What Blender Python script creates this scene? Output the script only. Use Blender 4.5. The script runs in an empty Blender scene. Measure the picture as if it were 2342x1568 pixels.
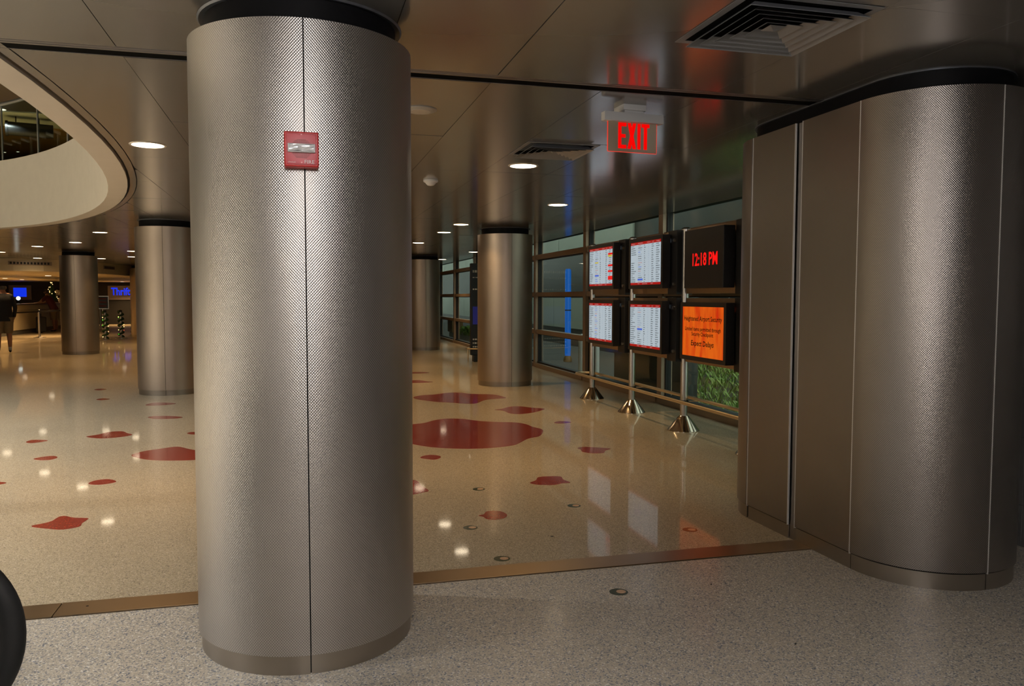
import bpy, bmesh, math, random
from mathutils import Vector, Matrix
random.seed(7)
PI = math.pi
C = bpy.context.scene.collection
S = bpy.context.scene

# ------------------------------------------------------------------ camera
F_PX, CXP, CYP, HOR, VX = 1835.0, 1171.0, 784.0, 679.5, 684.0
CAM_H, H = 1.38, 2.45                       # eye height, ceiling height
PITCH = math.atan((CYP - HOR) / F_PX)
YAW = math.atan((CXP - VX) / (F_PX / math.cos(PITCH)))
fw = Vector((math.sin(YAW) * math.cos(PITCH), math.cos(YAW) * math.cos(PITCH), -math.sin(PITCH)))
r0 = Vector((math.cos(YAW), -math.sin(YAW), 0)); u0 = r0.cross(fw)
RHO = math.radians(0.1)
rt = r0 * math.cos(RHO) + u0 * math.sin(RHO); up = u0 * math.cos(RHO) - r0 * math.sin(RHO)
cd = bpy.data.cameras.new('camera'); cam = bpy.data.objects.new('camera', cd); C.objects.link(cam)
cd.sensor_width = 36.0; cd.lens = 36.0 * F_PX / 2342.0; cd.clip_start = 0.05; cd.clip_end = 300
m = Matrix((rt, up, -fw)).transposed().to_4x4(); m.translation = Vector((0, 0, CAM_H))
cam.matrix_world = m
S.camera = cam
def onz(px, py, z=0.0):                     # photograph pixel -> point on a horizontal plane
    d = fw + rt * ((px - CXP) / F_PX) + up * ((CYP - py) / F_PX)
    return Vector((0, 0, CAM_H)) + d * ((z - CAM_H) / d.z)

# ------------------------------------------------------------------ world, flash, exposure
W = bpy.data.worlds.new('world'); S.world = W; W.use_nodes = True
bg = W.node_tree.nodes['Background']; bg.inputs[0].default_value = (0.88, 0.95, 0.90, 1); bg.inputs[1].default_value = 1.9
S.view_settings.view_transform = 'Standard'; S.view_settings.look = 'None'
cy = S.cycles; cy.adaptive_threshold = 0.12; cy.max_bounces = 5; cy.diffuse_bounces = 2; cy.glossy_bounces = 4; cy.transmission_bounces = 3; cy.transparent_max_bounces = 10; cy.caustics_reflective = False; cy.caustics_refractive = False; cy.sample_clamp_indirect = 4.0
S.view_settings.exposure = 0.0; S.view_settings.gamma = 1.0; S.view_settings.use_curve_mapping = False
WARM = (1.0, 0.62, 0.28)
# the camera's flash, turned up so that it bounces off the near ceiling
fl = bpy.data.lights.new('camera_flash', 'SPOT'); fl.energy = 14000; fl.color = (1.0, 0.95, 0.93)
fl.shadow_soft_size = 0.03; fl.spot_size = math.radians(100); fl.spot_blend = 0.8
flo = bpy.data.objects.new('camera_flash', fl); C.objects.link(flo)
flo.location = (0.0, 0.02, CAM_H + 0.12); flo.rotation_euler = Vector((0.02, 0.12, 1.0)).to_track_quat('-Z', 'Y').to_euler()
FILL_W = 125.0                               # added fill lamp above the camera, standing in for bounced flash
DOWN_W = 12.0                                 # watts of each ceiling downlight
UPPER_W = 1400.0

# ------------------------------------------------------------------ materials
M = {}
def mat(name, col, rough=0.5, metal=0.0, emit=None, es=0.0, var=0.06, vs=6.0, spec=0.5, coat=0.0, alpha=None, rvar=0.0):
    if name in M: return M[name]
    mt = bpy.data.materials.new(name); mt.use_nodes = True; nt = mt.node_tree; n = nt.nodes; L = nt.links
    b = n['Principled BSDF']
    b.inputs['Roughness'].default_value = rough; b.inputs['Metallic'].default_value = metal
    b.inputs['Specular IOR Level'].default_value = spec; b.inputs['Coat Weight'].default_value = coat
    b.inputs['Coat Roughness'].default_value = 0.08
    tc = n.new('ShaderNodeTexCoord'); nz = n.new('ShaderNodeTexNoise'); nz.inputs['Scale'].default_value = vs; nz.inputs['Detail'].default_value = 4
    L.new(tc.outputs['Object'], nz.inputs['Vector'])
    mr = n.new('ShaderNodeMapRange'); mr.inputs[3].default_value = 1 - var; mr.inputs[4].default_value = 1 + var
    L.new(nz.outputs['Fac'], mr.inputs[0])
    mx = n.new('ShaderNodeMix'); mx.data_type = 'RGBA'; mx.blend_type = 'MULTIPLY'; mx.inputs[0].default_value = 1
    mx.inputs[6].default_value = (*col, 1); L.new(mr.outputs[0], mx.inputs[7])
    L.new(mx.outputs[2], b.inputs['Base Color'])
    if rvar:
        m2 = n.new('ShaderNodeMapRange'); m2.inputs[3].default_value = max(0.02, rough - rvar); m2.inputs[4].default_value = rough + rvar
        L.new(nz.outputs['Fac'], m2.inputs[0]); L.new(m2.outputs[0], b.inputs['Roughness'])
    if emit:
        b.inputs['Emission Color'].default_value = (*emit, 1); b.inputs['Emission Strength'].default_value = es
    if emit: mt.cycles.emission_sampling = 'NONE' if name not in ('scr_white', 'blue_neon', 'lamp_lens') else 'AUTO'
    M[name] = mt; return mt

def dimple_metal(name, col, rough, strength, pu=0.0098, pv=0.0109, dist=0.0006):
    """stainless sheet pressed with a staggered field of small dimples, laid out in metres on the uv map"""
    mt = bpy.data.materials.new(name); mt.use_nodes = True; nt = mt.node_tree; n = nt.nodes; L = nt.links
    b = n['Principled BSDF']; b.inputs['Metallic'].default_value = 1; b.inputs['Roughness'].default_value = rough
    uv = n.new('ShaderNodeUVMap'); sp = n.new('ShaderNodeSeparateXYZ'); L.new(uv.outputs[0], sp.inputs[0])
    def cosn(sock, period):
        a = n.new('ShaderNodeMath'); a.operation = 'MULTIPLY'; a.inputs[1].default_value = 2 * PI / period; L.new(sock, a.inputs[0])
        c = n.new('ShaderNodeMath'); c.operation = 'COSINE'; L.new(a.outputs[0], c.inputs[0]); return c.outputs[0]
    p = n.new('ShaderNodeMath'); p.operation = 'MULTIPLY'
    L.new(cosn(sp.outputs[0], pu), p.inputs[0]); L.new(cosn(sp.outputs[1], pv), p.inputs[1])
    bp = n.new('ShaderNodeBump'); bp.inputs['Strength'].default_value = strength; bp.inputs['Distance'].default_value = dist
    L.new(p.outputs[0], bp.inputs['Height']); L.new(bp.outputs[0], b.inputs['Normal'])
    # base colour is darker in the hollows of the pressing
    mr = n.new('ShaderNodeMapRange'); mr.inputs[1].default_value = -0.6; mr.inputs[2].default_value = 0.5; mr.inputs[3].default_value = 0.55; mr.inputs[4].default_value = 1.08
    L.new(p.outputs[0], mr.inputs[0])
    tc = n.new('ShaderNodeTexCoord'); nz = n.new('ShaderNodeTexNoise'); nz.inputs['Scale'].default_value = 1.6; nz.inputs['Detail'].default_value = 3
    L.new(tc.outputs['Object'], nz.inputs['Vector'])
    m2 = n.new('ShaderNodeMapRange'); m2.inputs[3].default_value = 0.92; m2.inputs[4].default_value = 1.08; L.new(nz.outputs['Fac'], m2.inputs[0])
    q = n.new('ShaderNodeMath'); q.operation = 'MULTIPLY'; L.new(mr.outputs[0], q.inputs[0]); L.new(m2.outputs[0], q.inputs[1])
    mx = n.new('ShaderNodeMix'); mx.data_type = 'RGBA'; mx.blend_type = 'MULTIPLY'; mx.inputs[0].default_value = 1
    mx.inputs[6].default_value = (*col, 1); L.new(q.outputs[0], mx.inputs[7]); L.new(mx.outputs[2], b.inputs['Base Color'])
    M[name] = mt; return mt

def terrazzo(name, stops, scale, rough, tint=(1, 1, 1), coat=0.0, crough=0.06):
    mt = bpy.data.materials.new(name); mt.use_nodes = True; nt = mt.node_tree; n = nt.nodes; L = nt.links
    b = n['Principled BSDF']; b.inputs['Roughness'].default_value = rough; b.inputs['Specular IOR Level'].default_value = 0.15
    b.inputs['Coat Weight'].default_value = coat; b.inputs['Coat Roughness'].default_value = crough
    tc = n.new('ShaderNodeTexCoord'); vo = n.new('ShaderNodeTexVoronoi'); vo.inputs['Scale'].default_value = scale
    L.new(tc.outputs['Object'], vo.inputs['Vector'])
    sp = n.new('ShaderNodeSeparateColor'); L.new(vo.outputs['Color'], sp.inputs[0])
    cr = n.new('ShaderNodeValToRGB'); cr.color_ramp.interpolation = 'CONSTANT'
    el = cr.color_ramp.elements
    el[0].position = 0; el[0].color = (*stops[0][1], 1); el[1].position = stops[1][0]; el[1].color = (*stops[1][1], 1)
    for p, c in stops[2:]:
        e = el.new(p); e.color = (*c, 1)
    L.new(sp.outputs[0], cr.inputs[0])
    nz = n.new('ShaderNodeTexNoise'); nz.inputs['Scale'].default_value = 0.9; nz.inputs['Detail'].default_value = 5; L.new(tc.outputs['Object'], nz.inputs['Vector'])
    mr = n.new('ShaderNodeMapRange'); mr.inputs[3].default_value = 0.9; mr.inputs[4].default_value = 1.1; L.new(nz.outputs['Fac'], mr.inputs[0])
    mx = n.new('ShaderNodeMix'); mx.data_type = 'RGBA'; mx.blend_type = 'MULTIPLY'; mx.inputs[0].default_value = 1
    L.new(cr.outputs[0], mx.inputs[6]); L.new(mr.outputs[0], mx.inputs[7]); L.new(mx.outputs[2], b.inputs['Base Color'])
    M[name] = mt; return mt

def glass(name, tint, refl=0.07, rough=0.0, haze=None):
    mt = bpy.data.materials.new(name); mt.use_nodes = True; nt = mt.node_tree; n = nt.nodes; L = nt.links
    n.remove(n['Principled BSDF'])
    t = n.new('ShaderNodeBsdfTransparent'); t.inputs[0].default_value = (*tint, 1)
    g = n.new('ShaderNodeBsdfGlossy'); g.inputs['Roughness'].default_value = rough
    lw = n.new('ShaderNodeLayerWeight'); lw.inputs[0].default_value = 0.5
    pw = n.new('ShaderNodeMath'); pw.operation = 'POWER'; pw.inputs[1].default_value = 5.0; L.new(lw.outputs['Facing'], pw.inputs[0])
    fr = n.new('ShaderNodeMath'); fr.operation = 'MULTIPLY_ADD'; fr.inputs[1].default_value = 0.9; fr.inputs[2].default_value = refl * 0.5; L.new(pw.outputs[0], fr.inputs[0])
    nz = n.new('ShaderNodeTexNoise'); nz.inputs['Scale'].default_value = 0.8; tc = n.new('ShaderNodeTexCoord'); L.new(tc.outputs['Object'], nz.inputs['Vector'])
    mr = n.new('ShaderNodeMapRange'); mr.inputs[3].default_value = 0.94; mr.inputs[4].default_value = 1.0; L.new(nz.outputs['Fac'], mr.inputs[0])
    vm = n.new('ShaderNodeVectorMath'); vm.operation = 'SCALE'; vm.inputs[0].default_value = tint; L.new(mr.outputs[0], vm.inputs['Scale']); L.new(vm.outputs[0], t.inputs[0])
    mx = n.new('ShaderNodeMixShader'); L.new(fr.outputs[0], mx.inputs[0]); L.new(t.outputs[0], mx.inputs[1]); L.new(g.outputs[0], mx.inputs[2])
    out = mx.outputs[0]
    if haze:
        df = n.new('ShaderNodeBsdfDiffuse'); df.inputs[0].default_value = (*haze[0], 1)
        hz = n.new('ShaderNodeMixShader'); hz.inputs[0].default_value = haze[1]; L.new(out, hz.inputs[1]); L.new(df.outputs[0], hz.inputs[2]); out = hz.outputs[0]
    L.new(out, n['Material Output'].inputs[0]); M[name] = mt; return mt

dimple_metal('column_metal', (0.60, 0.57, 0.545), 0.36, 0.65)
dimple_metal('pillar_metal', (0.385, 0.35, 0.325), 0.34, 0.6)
mat('column_metal_fine', (0.47, 0.395, 0.325), 0.42, 1.0, var=0.04)
mat('plinth_metal', (0.36, 0.32, 0.275), 0.38, 1.0)
mat('seam_trim', (0.85, 0.83, 0.80), 0.45, 0.5)
mat('neck_black', (0.005, 0.005, 0.006), 0.6, spec=0.12)
mat('ring_grey', (0.10, 0.11, 0.13), 0.4, 0.5)
mat('ceiling_panel', (0.245, 0.235, 0.225), 0.15, 0.5, var=0.03, vs=1.2, rvar=0.03)
mat('ceiling_back', (0.015, 0.014, 0.013), 0.9)
mat('gap_black', (0.006, 0.006, 0.006), 0.9, spec=0.02)
mat('trim_metal', (0.20, 0.19, 0.19), 0.35, 0.8)
terrazzo('terrazzo_near', [(0, (0.15, 0.165, 0.20)), (0.10, (0.46, 0.41, 0.33)), (0.42, (0.56, 0.50, 0.405)), (0.66, (0.63, 0.56, 0.45)), (0.86, (0.29, 0.285, 0.28)), (0.93, (0.82, 0.79, 0.72))], 185, 0.35, coat=0.22, crough=0.13)
terrazzo('terrazzo_far', [(0, (0.19, 0.155, 0.11)), (0.10, (0.39, 0.32, 0.21)), (0.45, (0.47, 0.385, 0.255)), (0.70, (0.53, 0.435, 0.295)), (0.93, (0.68, 0.59, 0.46))], 230, 0.36, coat=0.5, crough=0.05)
terrazzo('terrazzo_red', [(0, (0.20, 0.022, 0.014)), (0.2, (0.26, 0.028, 0.016)), (0.6, (0.30, 0.036, 0.02)), (0.95, (0.36, 0.09, 0.05))], 240, 0.20, coat=0.5)
mat('inlay_green', (0.045, 0.06, 0.03), 0.25, coat=0.4)
mat('inlay_tan', (0.66, 0.42, 0.25), 0.25, coat=0.4)
mat('strip_bronze', (0.42, 0.32, 0.22), 0.34, 1.0, vs=3, var=0.08)
mat('cream_wall', (0.72, 0.685, 0.61), 0.6)
mat('cream_soffit', (0.78, 0.64, 0.40), 0.55)
mat('lip_tan', (0.50, 0.44, 0.37), 0.5)
mat('dark_tile', (0.11, 0.105, 0.10), 0.35)
mat('grout', (0.22, 0.21, 0.20), 0.8)
mat('plain_wall', (0.26, 0.24, 0.21), 0.6)
mat('black_wall', (0.010, 0.009, 0.009), 0.6)
mat('lamp_lens', (0.9, 0.85, 0.7), 0.4, emit=(1.0, 0.82, 0.58), es=12.0)
mat('lamp_lens_small', (0.9, 0.85, 0.7), 0.4, emit=(1.0, 0.86, 0.62), es=2.5)
mat('lamp_trim', (0.55, 0.50, 0.44), 0.4, 0.3)
mat('white_plastic', (0.62, 0.62, 0.62), 0.45)
mat('offwhite_plastic', (0.40, 0.36, 0.31), 0.5)
mat('exit_red', (0.25, 0.0, 0.0), 0.5, emit=(1.0, 0.002, 0.001), es=0.8, spec=0.1)
mat('exit_edge', (0.8, 0.05, 0.03), 0.3, emit=(1.0, 0.05, 0.03), es=0.55)
glass('exit_acrylic', (0.86, 0.82, 0.74), haze=((0.62, 0.52, 0.38), 0.55))  # tan haze paints in the glow of the sign's inner LED
glass('window_glass', (0.80, 0.86, 0.82))
glass('balustrade_glass', (0.78, 0.88, 0.86))
mat('bronze_frame', (0.36, 0.265, 0.185), 0.42, 0.45)
mat('gasket_black', (0.01, 0.01, 0.01), 0.6)
mat('post_metal', (0.55, 0.52, 0.49), 0.28, 1.0)
mat('cone_metal', (0.55, 0.47, 0.38), 0.16, 1.0)
mat('rail_metal', (0.75, 0.58, 0.36), 0.36, 0.9)
mat('cabinet_bronze', (0.36, 0.25, 0.15), 0.34, 0.85)
mat('monitor_black', (0.012, 0.011, 0.011), 0.38)
mat('plate_black', (0.009, 0.009, 0.009), 0.4)
mat('bolt', (0.5, 0.48, 0.45), 0.3, 1.0)
mat('scr_white', (0.02, 0.02, 0.02), 0.3, emit=(0.40, 0.47, 0.52), es=1.0, var=0)
mat('scr_red', (0.02, 0.0, 0.0), 0.3, emit=(0.34, 0.006, 0.005), es=1.0, var=0)
mat('scr_hot', (0.02, 0.0, 0.0), 0.3, emit=(0.75, 0.006, 0.004), es=1.0, var=0)
mat('scr_yellow', (0.02, 0.02, 0.0), 0.3, emit=(0.50, 0.40, 0.02), es=1.0, var=0)
mat('scr_ink', (0.02, 0.02, 0.02), 0.3, emit=(0.035, 0.045, 0.05), es=1.0, var=0)
mat('scr_blue', (0.0, 0.0, 0.02), 0.3, emit=(0.06, 0.12, 0.55), es=1.0, var=0)
mat('scr_pale', (0.02, 0.02, 0.02), 0.3, emit=(0.18, 0.24, 0.34), es=1.0, var=0)
mat('scr_pink', (0.02, 0.02, 0.02), 0.3, emit=(0.40, 0.16, 0.15), es=1.0, var=0)
mat('led_red', (0.02, 0, 0), 0.4, emit=(1.0, 0.004, 0.004), es=1.3, var=0)
mat('screen_print', (0.015, 0.006, 0.004), 0.4, var=0)
mat('alarm_red', (0.42, 0.012, 0.014), 0.35)
mat('alarm_face', (0.45, 0.055, 0.07), 0.4)
mat('alarm_dark', (0.12, 0.004, 0.006), 0.6)
mat('strobe_silver', (0.9, 0.9, 0.92), 0.22, 0.35)
mat('chrome', (0.92, 0.93, 0.94), 0.08, 1.0)
mat('print_white', (0.85, 0.78, 0.78), 0.5, var=0)
mat('vane_grey', (0.23, 0.235, 0.25), 0.38, 0.25)
mat('rubber_black', (0.005, 0.005, 0.005), 0.6, spec=0.15)
mat('rim_dark', (0.03, 0.03, 0.032), 0.4, 0.6)
mat('blue_neon', (0.01, 0.05, 0.2), 0.3, emit=(0.015, 0.17, 0.75), es=0.8, var=0)
mat('pale_panel', (0.50, 0.55, 0.48), 0.6)
mat('dark_panel', (0.035, 0.04, 0.035), 0.4)
mat('concrete', (0.10, 0.10, 0.09), 0.8)
mat('soil', (0.035, 0.04, 0.015), 0.9)
mat('white_paint', (0.75, 0.76, 0.74), 0.5)
mat('tube_white', (0.9, 0.9, 0.9), 0.4, emit=(0.85, 1.0, 0.95), es=3.0)
mat('upper_dark', (0.05, 0.042, 0.036), 0.5)
mat('upper_brown', (0.42, 0.25, 0.085), 0.6)
mat('upper_pale', (0.62, 0.66, 0.60), 0.6)
mat('steel_light', (0.65, 0.65, 0.62), 0.3, 0.9)
mat('counter_cream', (0.55, 0.47, 0.31), 0.5)
mat('counter_top', (0.10, 0.08, 0.06), 0.3)
mat('kick_grey', (0.10, 0.10, 0.09), 0.5)
mat('sign_board', (0.22, 0.17, 0.15), 0.5)
mat('sign_blue', (0.01, 0.02, 0.2), 0.4, emit=(0.005, 0.035, 0.85), es=0.9, var=0)
mat('belt_black', (0.01, 0.01, 0.011), 0.7)
mat('leaf_a', (0.26, 0.40, 0.09), 0.5, var=0.3, vs=40)
mat('leaf_b', (0.52, 0.54, 0.20), 0.5, var=0.3, vs=40)
mat('leaf_c', (0.10, 0.24, 0.07), 0.5, var=0.3, vs=40)
mat('leaf_dry', (0.5, 0.34, 0.18), 0.6, var=0.3, vs=40)
mat('garland', (0.03, 0.08, 0.02), 0.7)
mat('spark_warm', (0.9, 0.6, 0.3), 0.4, emit=(1.0, 0.62, 0.25), es=2.0)
mat('spark_green', (0.1, 0.6, 0.1), 0.4, emit=(0.15, 1.0, 0.05), es=0.7)
mat('spark_red', (0.6, 0.1, 0.1), 0.4, emit=(1.0, 0.12, 0.02), es=0.7)
mat('skin', (0.36, 0.17, 0.10), 0.55)
mat('hair_dark', (0.02, 0.014, 0.01), 0.6)
mat('hair_grey', (0.10, 0.085, 0.07), 0.6)
mat('jacket_black', (0.012, 0.012, 0.014), 0.8)
mat('shorts_tan', (0.22, 0.16, 0.09), 0.8)
mat('shirt_maroon', (0.09, 0.014, 0.014), 0.8)
mat('sock_white', (0.6, 0.58, 0.55), 0.8)
mat('shoe_dark', (0.03, 0.03, 0.03), 0.6)
mat('petal_white', (0.75, 0.70, 0.55), 0.6)
mat('paper', (0.7, 0.66, 0.6), 0.6)
mat('kiosk_blue', (0.01, 0.01, 0.1), 0.4, emit=(0.02, 0.02, 0.20), es=0.25)
mat('amber_panel', (0.35, 0.2, 0.08), 0.5)

def orange_screen():
    mt = bpy.data.materials.new('scr_orange'); mt.use_nodes = True; nt = mt.node_tree; n = nt.nodes; L = nt.links
    b = n['Principled BSDF']; b.inputs['Base Color'].default_value = (0.02, 0.01, 0.0, 1); b.inputs['Roughness'].default_value = 0.3
    tc = n.new('ShaderNodeTexCoord'); mp = n.new('ShaderNodeMapping'); mp.inputs['Scale'].default_value = (1, 5, 1.1); L.new(tc.outputs['Object'], mp.inputs[0])
    nz = n.new('ShaderNodeTexNoise'); nz.inputs['Scale'].default_value = 2.4; nz.inputs['Detail'].default_value = 4; L.new(mp.outputs[0], nz.inputs['Vector'])
    cr = n.new('ShaderNodeValToRGB'); e = cr.color_ramp.elements
    e[0].position = 0.40; e[0].color = (0.80, 0.13, 0.006, 1); e[1].position = 0.72; e[1].color = (0.62, 0.02, 0.002, 1)
    L.new(nz.outputs['Fac'], cr.inputs[0]); L.new(cr.outputs[0], b.inputs['Emission Color']); b.inputs['Emission Strength'].default_value = 0.85
    M['scr_orange'] = mt
orange_screen()

# ------------------------------------------------------------------ mesh helpers
def finish(name, bm, mt, parent=None, smooth=None):
    me = bpy.data.meshes.new(name); bm.normal_update(); bm.to_mesh(me); bm.free()
    return link(name, me, mt, parent, smooth)
def link(name, me, mt, parent=None, smooth=None):
    if mt is not None:
        me.materials.clear()
        for x in (mt if isinstance(mt, (list, tuple)) else [mt]): me.materials.append(M[x])
    if smooth is not None:
        for p in me.polygons: p.use_smooth = True
        me.set_sharp_from_angle(angle=math.radians(smooth))
    o = bpy.data.objects.new(name, me); C.objects.link(o)
    if parent: o.parent = parent
    return o
def tag(o, label, cat, group=None, kind=None):
    if label: o['label'] = label
    if cat: o['category'] = cat
    if group: o['group'] = group
    if kind: o['kind'] = kind
    return o
def thing(name, label, cat, loc=(0, 0, 0), rz=0.0, group=None):
    o = bpy.data.objects.new(name, None); o.empty_display_size = 0.1; C.objects.link(o)
    o.location = loc; o.rotation_euler = (0, 0, rz); return tag(o, label, cat, group)
def struct(o, label=None):
    o['kind'] = 'structure'
    if label: o['label'] = label
    return o
def copy_tree(o, parent=None):
    c = o.copy(); C.objects.link(c); c.parent = parent
    for ch in list(o.children): copy_tree(ch, c)
    return c
def box(bm, x0, x1, y0, y1, z0, z1):
    v = [bm.verts.new(p) for p in ((x0, y0, z0), (x1, y0, z0), (x1, y1, z0), (x0, y1, z0), (x0, y0, z1), (x1, y0, z1), (x1, y1, z1), (x0, y1, z1))]
    for f in ((3, 2, 1, 0), (4, 5, 6, 7), (0, 1, 5, 4), (1, 2, 6, 5), (2, 3, 7, 6), (3, 0, 4, 7)): bm.faces.new([v[i] for i in f])
def B(*a, bev=0.0, seg=2):
    bm = bmesh.new(); box(bm, *a)
    if bev: bmesh.ops.bevel(bm, geom=list(bm.edges), offset=bev, segments=seg, affect='EDGES', profile=0.6)
    return bm
def prism(bm, pts, z0, z1):
    n = len(pts); a = [bm.verts.new((p[0], p[1], z0)) for p in pts]; b = [bm.verts.new((p[0], p[1], z1)) for p in pts]
    area = sum(pts[i][0] * pts[(i + 1) % n][1] - pts[(i + 1) % n][0] * pts[i][1] for i in range(n))
    if area < 0: a.reverse(); b.reverse()
    bm.faces.new(list(reversed(a))); bm.faces.new(b)
    for i in range(n):
        j = (i + 1) % n; bm.faces.new((a[i], a[j], b[j], b[i]))
def lathe(bm, prof, seg=32, c=(0, 0), cap=True):
    rings = []
    for r, z in prof:
        rings.append([bm.verts.new((c[0] + r * math.cos(2 * PI * i / seg), c[1] + r * math.sin(2 * PI * i / seg), z)) for i in range(seg)])
    for a, b in zip(rings, rings[1:]):
        for i in range(seg):
            j = (i + 1) % seg; bm.faces.new((a[i], a[j], b[j], b[i]))
    if cap:
        bm.faces.new(list(reversed(rings[0]))); bm.faces.new(rings[-1])
    bmesh.ops.recalc_face_normals(bm, faces=bm.faces[:])
def tube(bm, pts, r, seg=10, closed=False):
    pts = [Vector(p) for p in pts]; n = len(pts); rings = []; prev = None
    for i, p in enumerate(pts):
        if closed: t = pts[(i + 1) % n] - pts[i - 1]
        else: t = pts[min(i + 1, n - 1)] - pts[max(i - 1, 0)]
        t.normalize()
        a = Vector((0, 0, 1)) if abs(t.z) < 0.9 else Vector((1, 0, 0))
        s = t.cross(a).normalized(); w = s.cross(t)
        rr = r[i] if isinstance(r, (list, tuple)) else r
        rings.append([bm.verts.new(p + s * (rr * math.cos(2 * PI * k / seg)) + w * (rr * math.sin(2 * PI * k / seg))) for k in range(seg)])
    m_ = n if closed else n - 1
    for i in range(m_):
        a, b = rings[i], rings[(i + 1) % n]
        for k in range(seg):
            j = (k + 1) % seg; bm.faces.new((a[k], a[j], b[j], b[k]))
    if not closed:
        bm.faces.new(rings[0]); bm.faces.new(list(reversed(rings[-1])))
    bmesh.ops.recalc_face_normals(bm, faces=bm.faces[:])
def sheet(path, z0, z1, th, inward):
    """standing sheet of thickness th along a plan path (list of (x,y)); uv in metres. inward(i)->unit 2d vector"""
    bm = bmesh.new(); uvl = bm.loops.layers.uv.new('UVMap')
    s = [0.0]
    for a, b in zip(path, path[1:]): s.append(s[-1] + math.hypot(b[0] - a[0], b[1] - a[1]))
    inn = [(p[0] + inward(i)[0] * th, p[1] + inward(i)[1] * th) for i, p in enumerate(path)]
    V = lambda p, z: bm.verts.new((p[0], p[1], z))
    o0 = [V(p, z0) for p in path]; o1 = [V(p, z1) for p in path]; i0 = [V(p, z0) for p in inn]; i1 = [V(p, z1) for p in inn]
    def q(vs, uvs):
        f = bm.faces.new(vs)
        for l, w in zip(f.loops, uvs): l[uvl].uv = w
    for k in range(len(path) - 1):
        a, b = s[k], s[k + 1]
        q((o0[k], o0[k + 1], o1[k + 1], o1[k]), ((a, z0), (b, z0), (b, z1), (a, z1)))
        q((i0[k + 1], i0[k], i1[k], i1[k + 1]), ((b, z0), (a, z0), (a, z1), (b, z1)))
        q((o1[k], o1[k + 1], i1[k + 1], i1[k]), ((a, z1), (b, z1), (b, z1), (a, z1)))
        q((o0[k + 1], o0[k], i0[k], i0[k + 1]), ((b, z0), (a, z0), (a, z0), (b, z0)))
    for k, e in ((0, 0), (len(path) - 1, 1)):
        q((o0[k], o1[k], i1[k], i0[k]) if e == 0 else (o0[k], i0[k], i1[k], o1[k]), ((s[k], z0), (s[k], z1), (s[k], z1), (s[k], z0)))
    bmesh.ops.recalc_face_normals(bm, faces=bm.faces[:])
    return bm
FONT = None
def text_mesh(txt, width=None, height=None, ext=0.0005, bold=0.0, shear=0.0, align='CENTER'):
    """text as a mesh in the xz-plane facing -y, origin at centre"""
    cu = bpy.data.curves.new('text', 'FONT'); cu.body = txt; cu.extrude = 0; cu.offset = bold; cu.shear = shear; cu.align_x = 'LEFT'; cu.resolution_u = 2
    o = bpy.data.objects.new('text', cu); C.objects.link(o)
    dg = bpy.context.evaluated_depsgraph_get(); me = bpy.data.meshes.new_from_object(o.evaluated_get(dg))
    bpy.data.objects.remove(o); bpy.data.curves.remove(cu)
    xs = [v.co.x for v in me.vertices]; ys = [v.co.y for v in me.vertices]
    w, h_ = max(xs) - min(xs), max(ys) - min(ys); cx_, cy_ = (max(xs) + min(xs)) / 2, (max(ys) + min(ys)) / 2
    sx = width / w if width else height / h_; sy = height / h_ if height else sx
    for v in me.vertices: v.co = Vector(((v.co.x - cx_) * sx, 0, (v.co.y - cy_) * sy))
    return me
def turn(me, mx):
    me.transform(mx); return me
FACE_NEG_X = Matrix.Rotation(-PI / 2, 4, 'Z')     # from facing -y to facing -x

# ------------------------------------------------------------------ floor
STRIP0, STRIP1 = 3.775, 3.94
near_floor = struct(finish('floor', B(-18, 8, -8, STRIP0 - 0.004, -0.12, 0), 'terrazzo_near'), 'grey speckled terrazzo floor in front of the metal strip')
far_floor = struct(finish('floor', B(-18, 4.75, STRIP1 + 0.002, 47, -0.12, 0), 'terrazzo_far'), 'polished tan terrazzo floor with red blobs beyond the metal strip')
struct(finish('floor', B(-18, 4.75, STRIP0 - 0.006, STRIP1 + 0.004, -0.13, -0.006), 'gap_black'), 'dark slot under the metal strip')
strip = tag(thing('expansion_strip', 'flat bronze metal strip set across the terrazzo floor', 'floor strip', (0, 0, 0)), None, None)
for a, b in ((-8.2, -4.63), (-4.626, -1.050), (-1.046, 2.53 + 0.3)):
    finish('cover_plate', B(a, b, STRIP0 + 0.004, STRIP1, -0.006, 0.004, bev=0.0012), 'strip_bronze', strip)
bm = bmesh.new(); lathe(bm, [(0.006, 0.004), (0.006, 0.0047)], 10, (-0.93, 3.87)); finish('screw', bm, 'rim_dark', strip)

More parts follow.
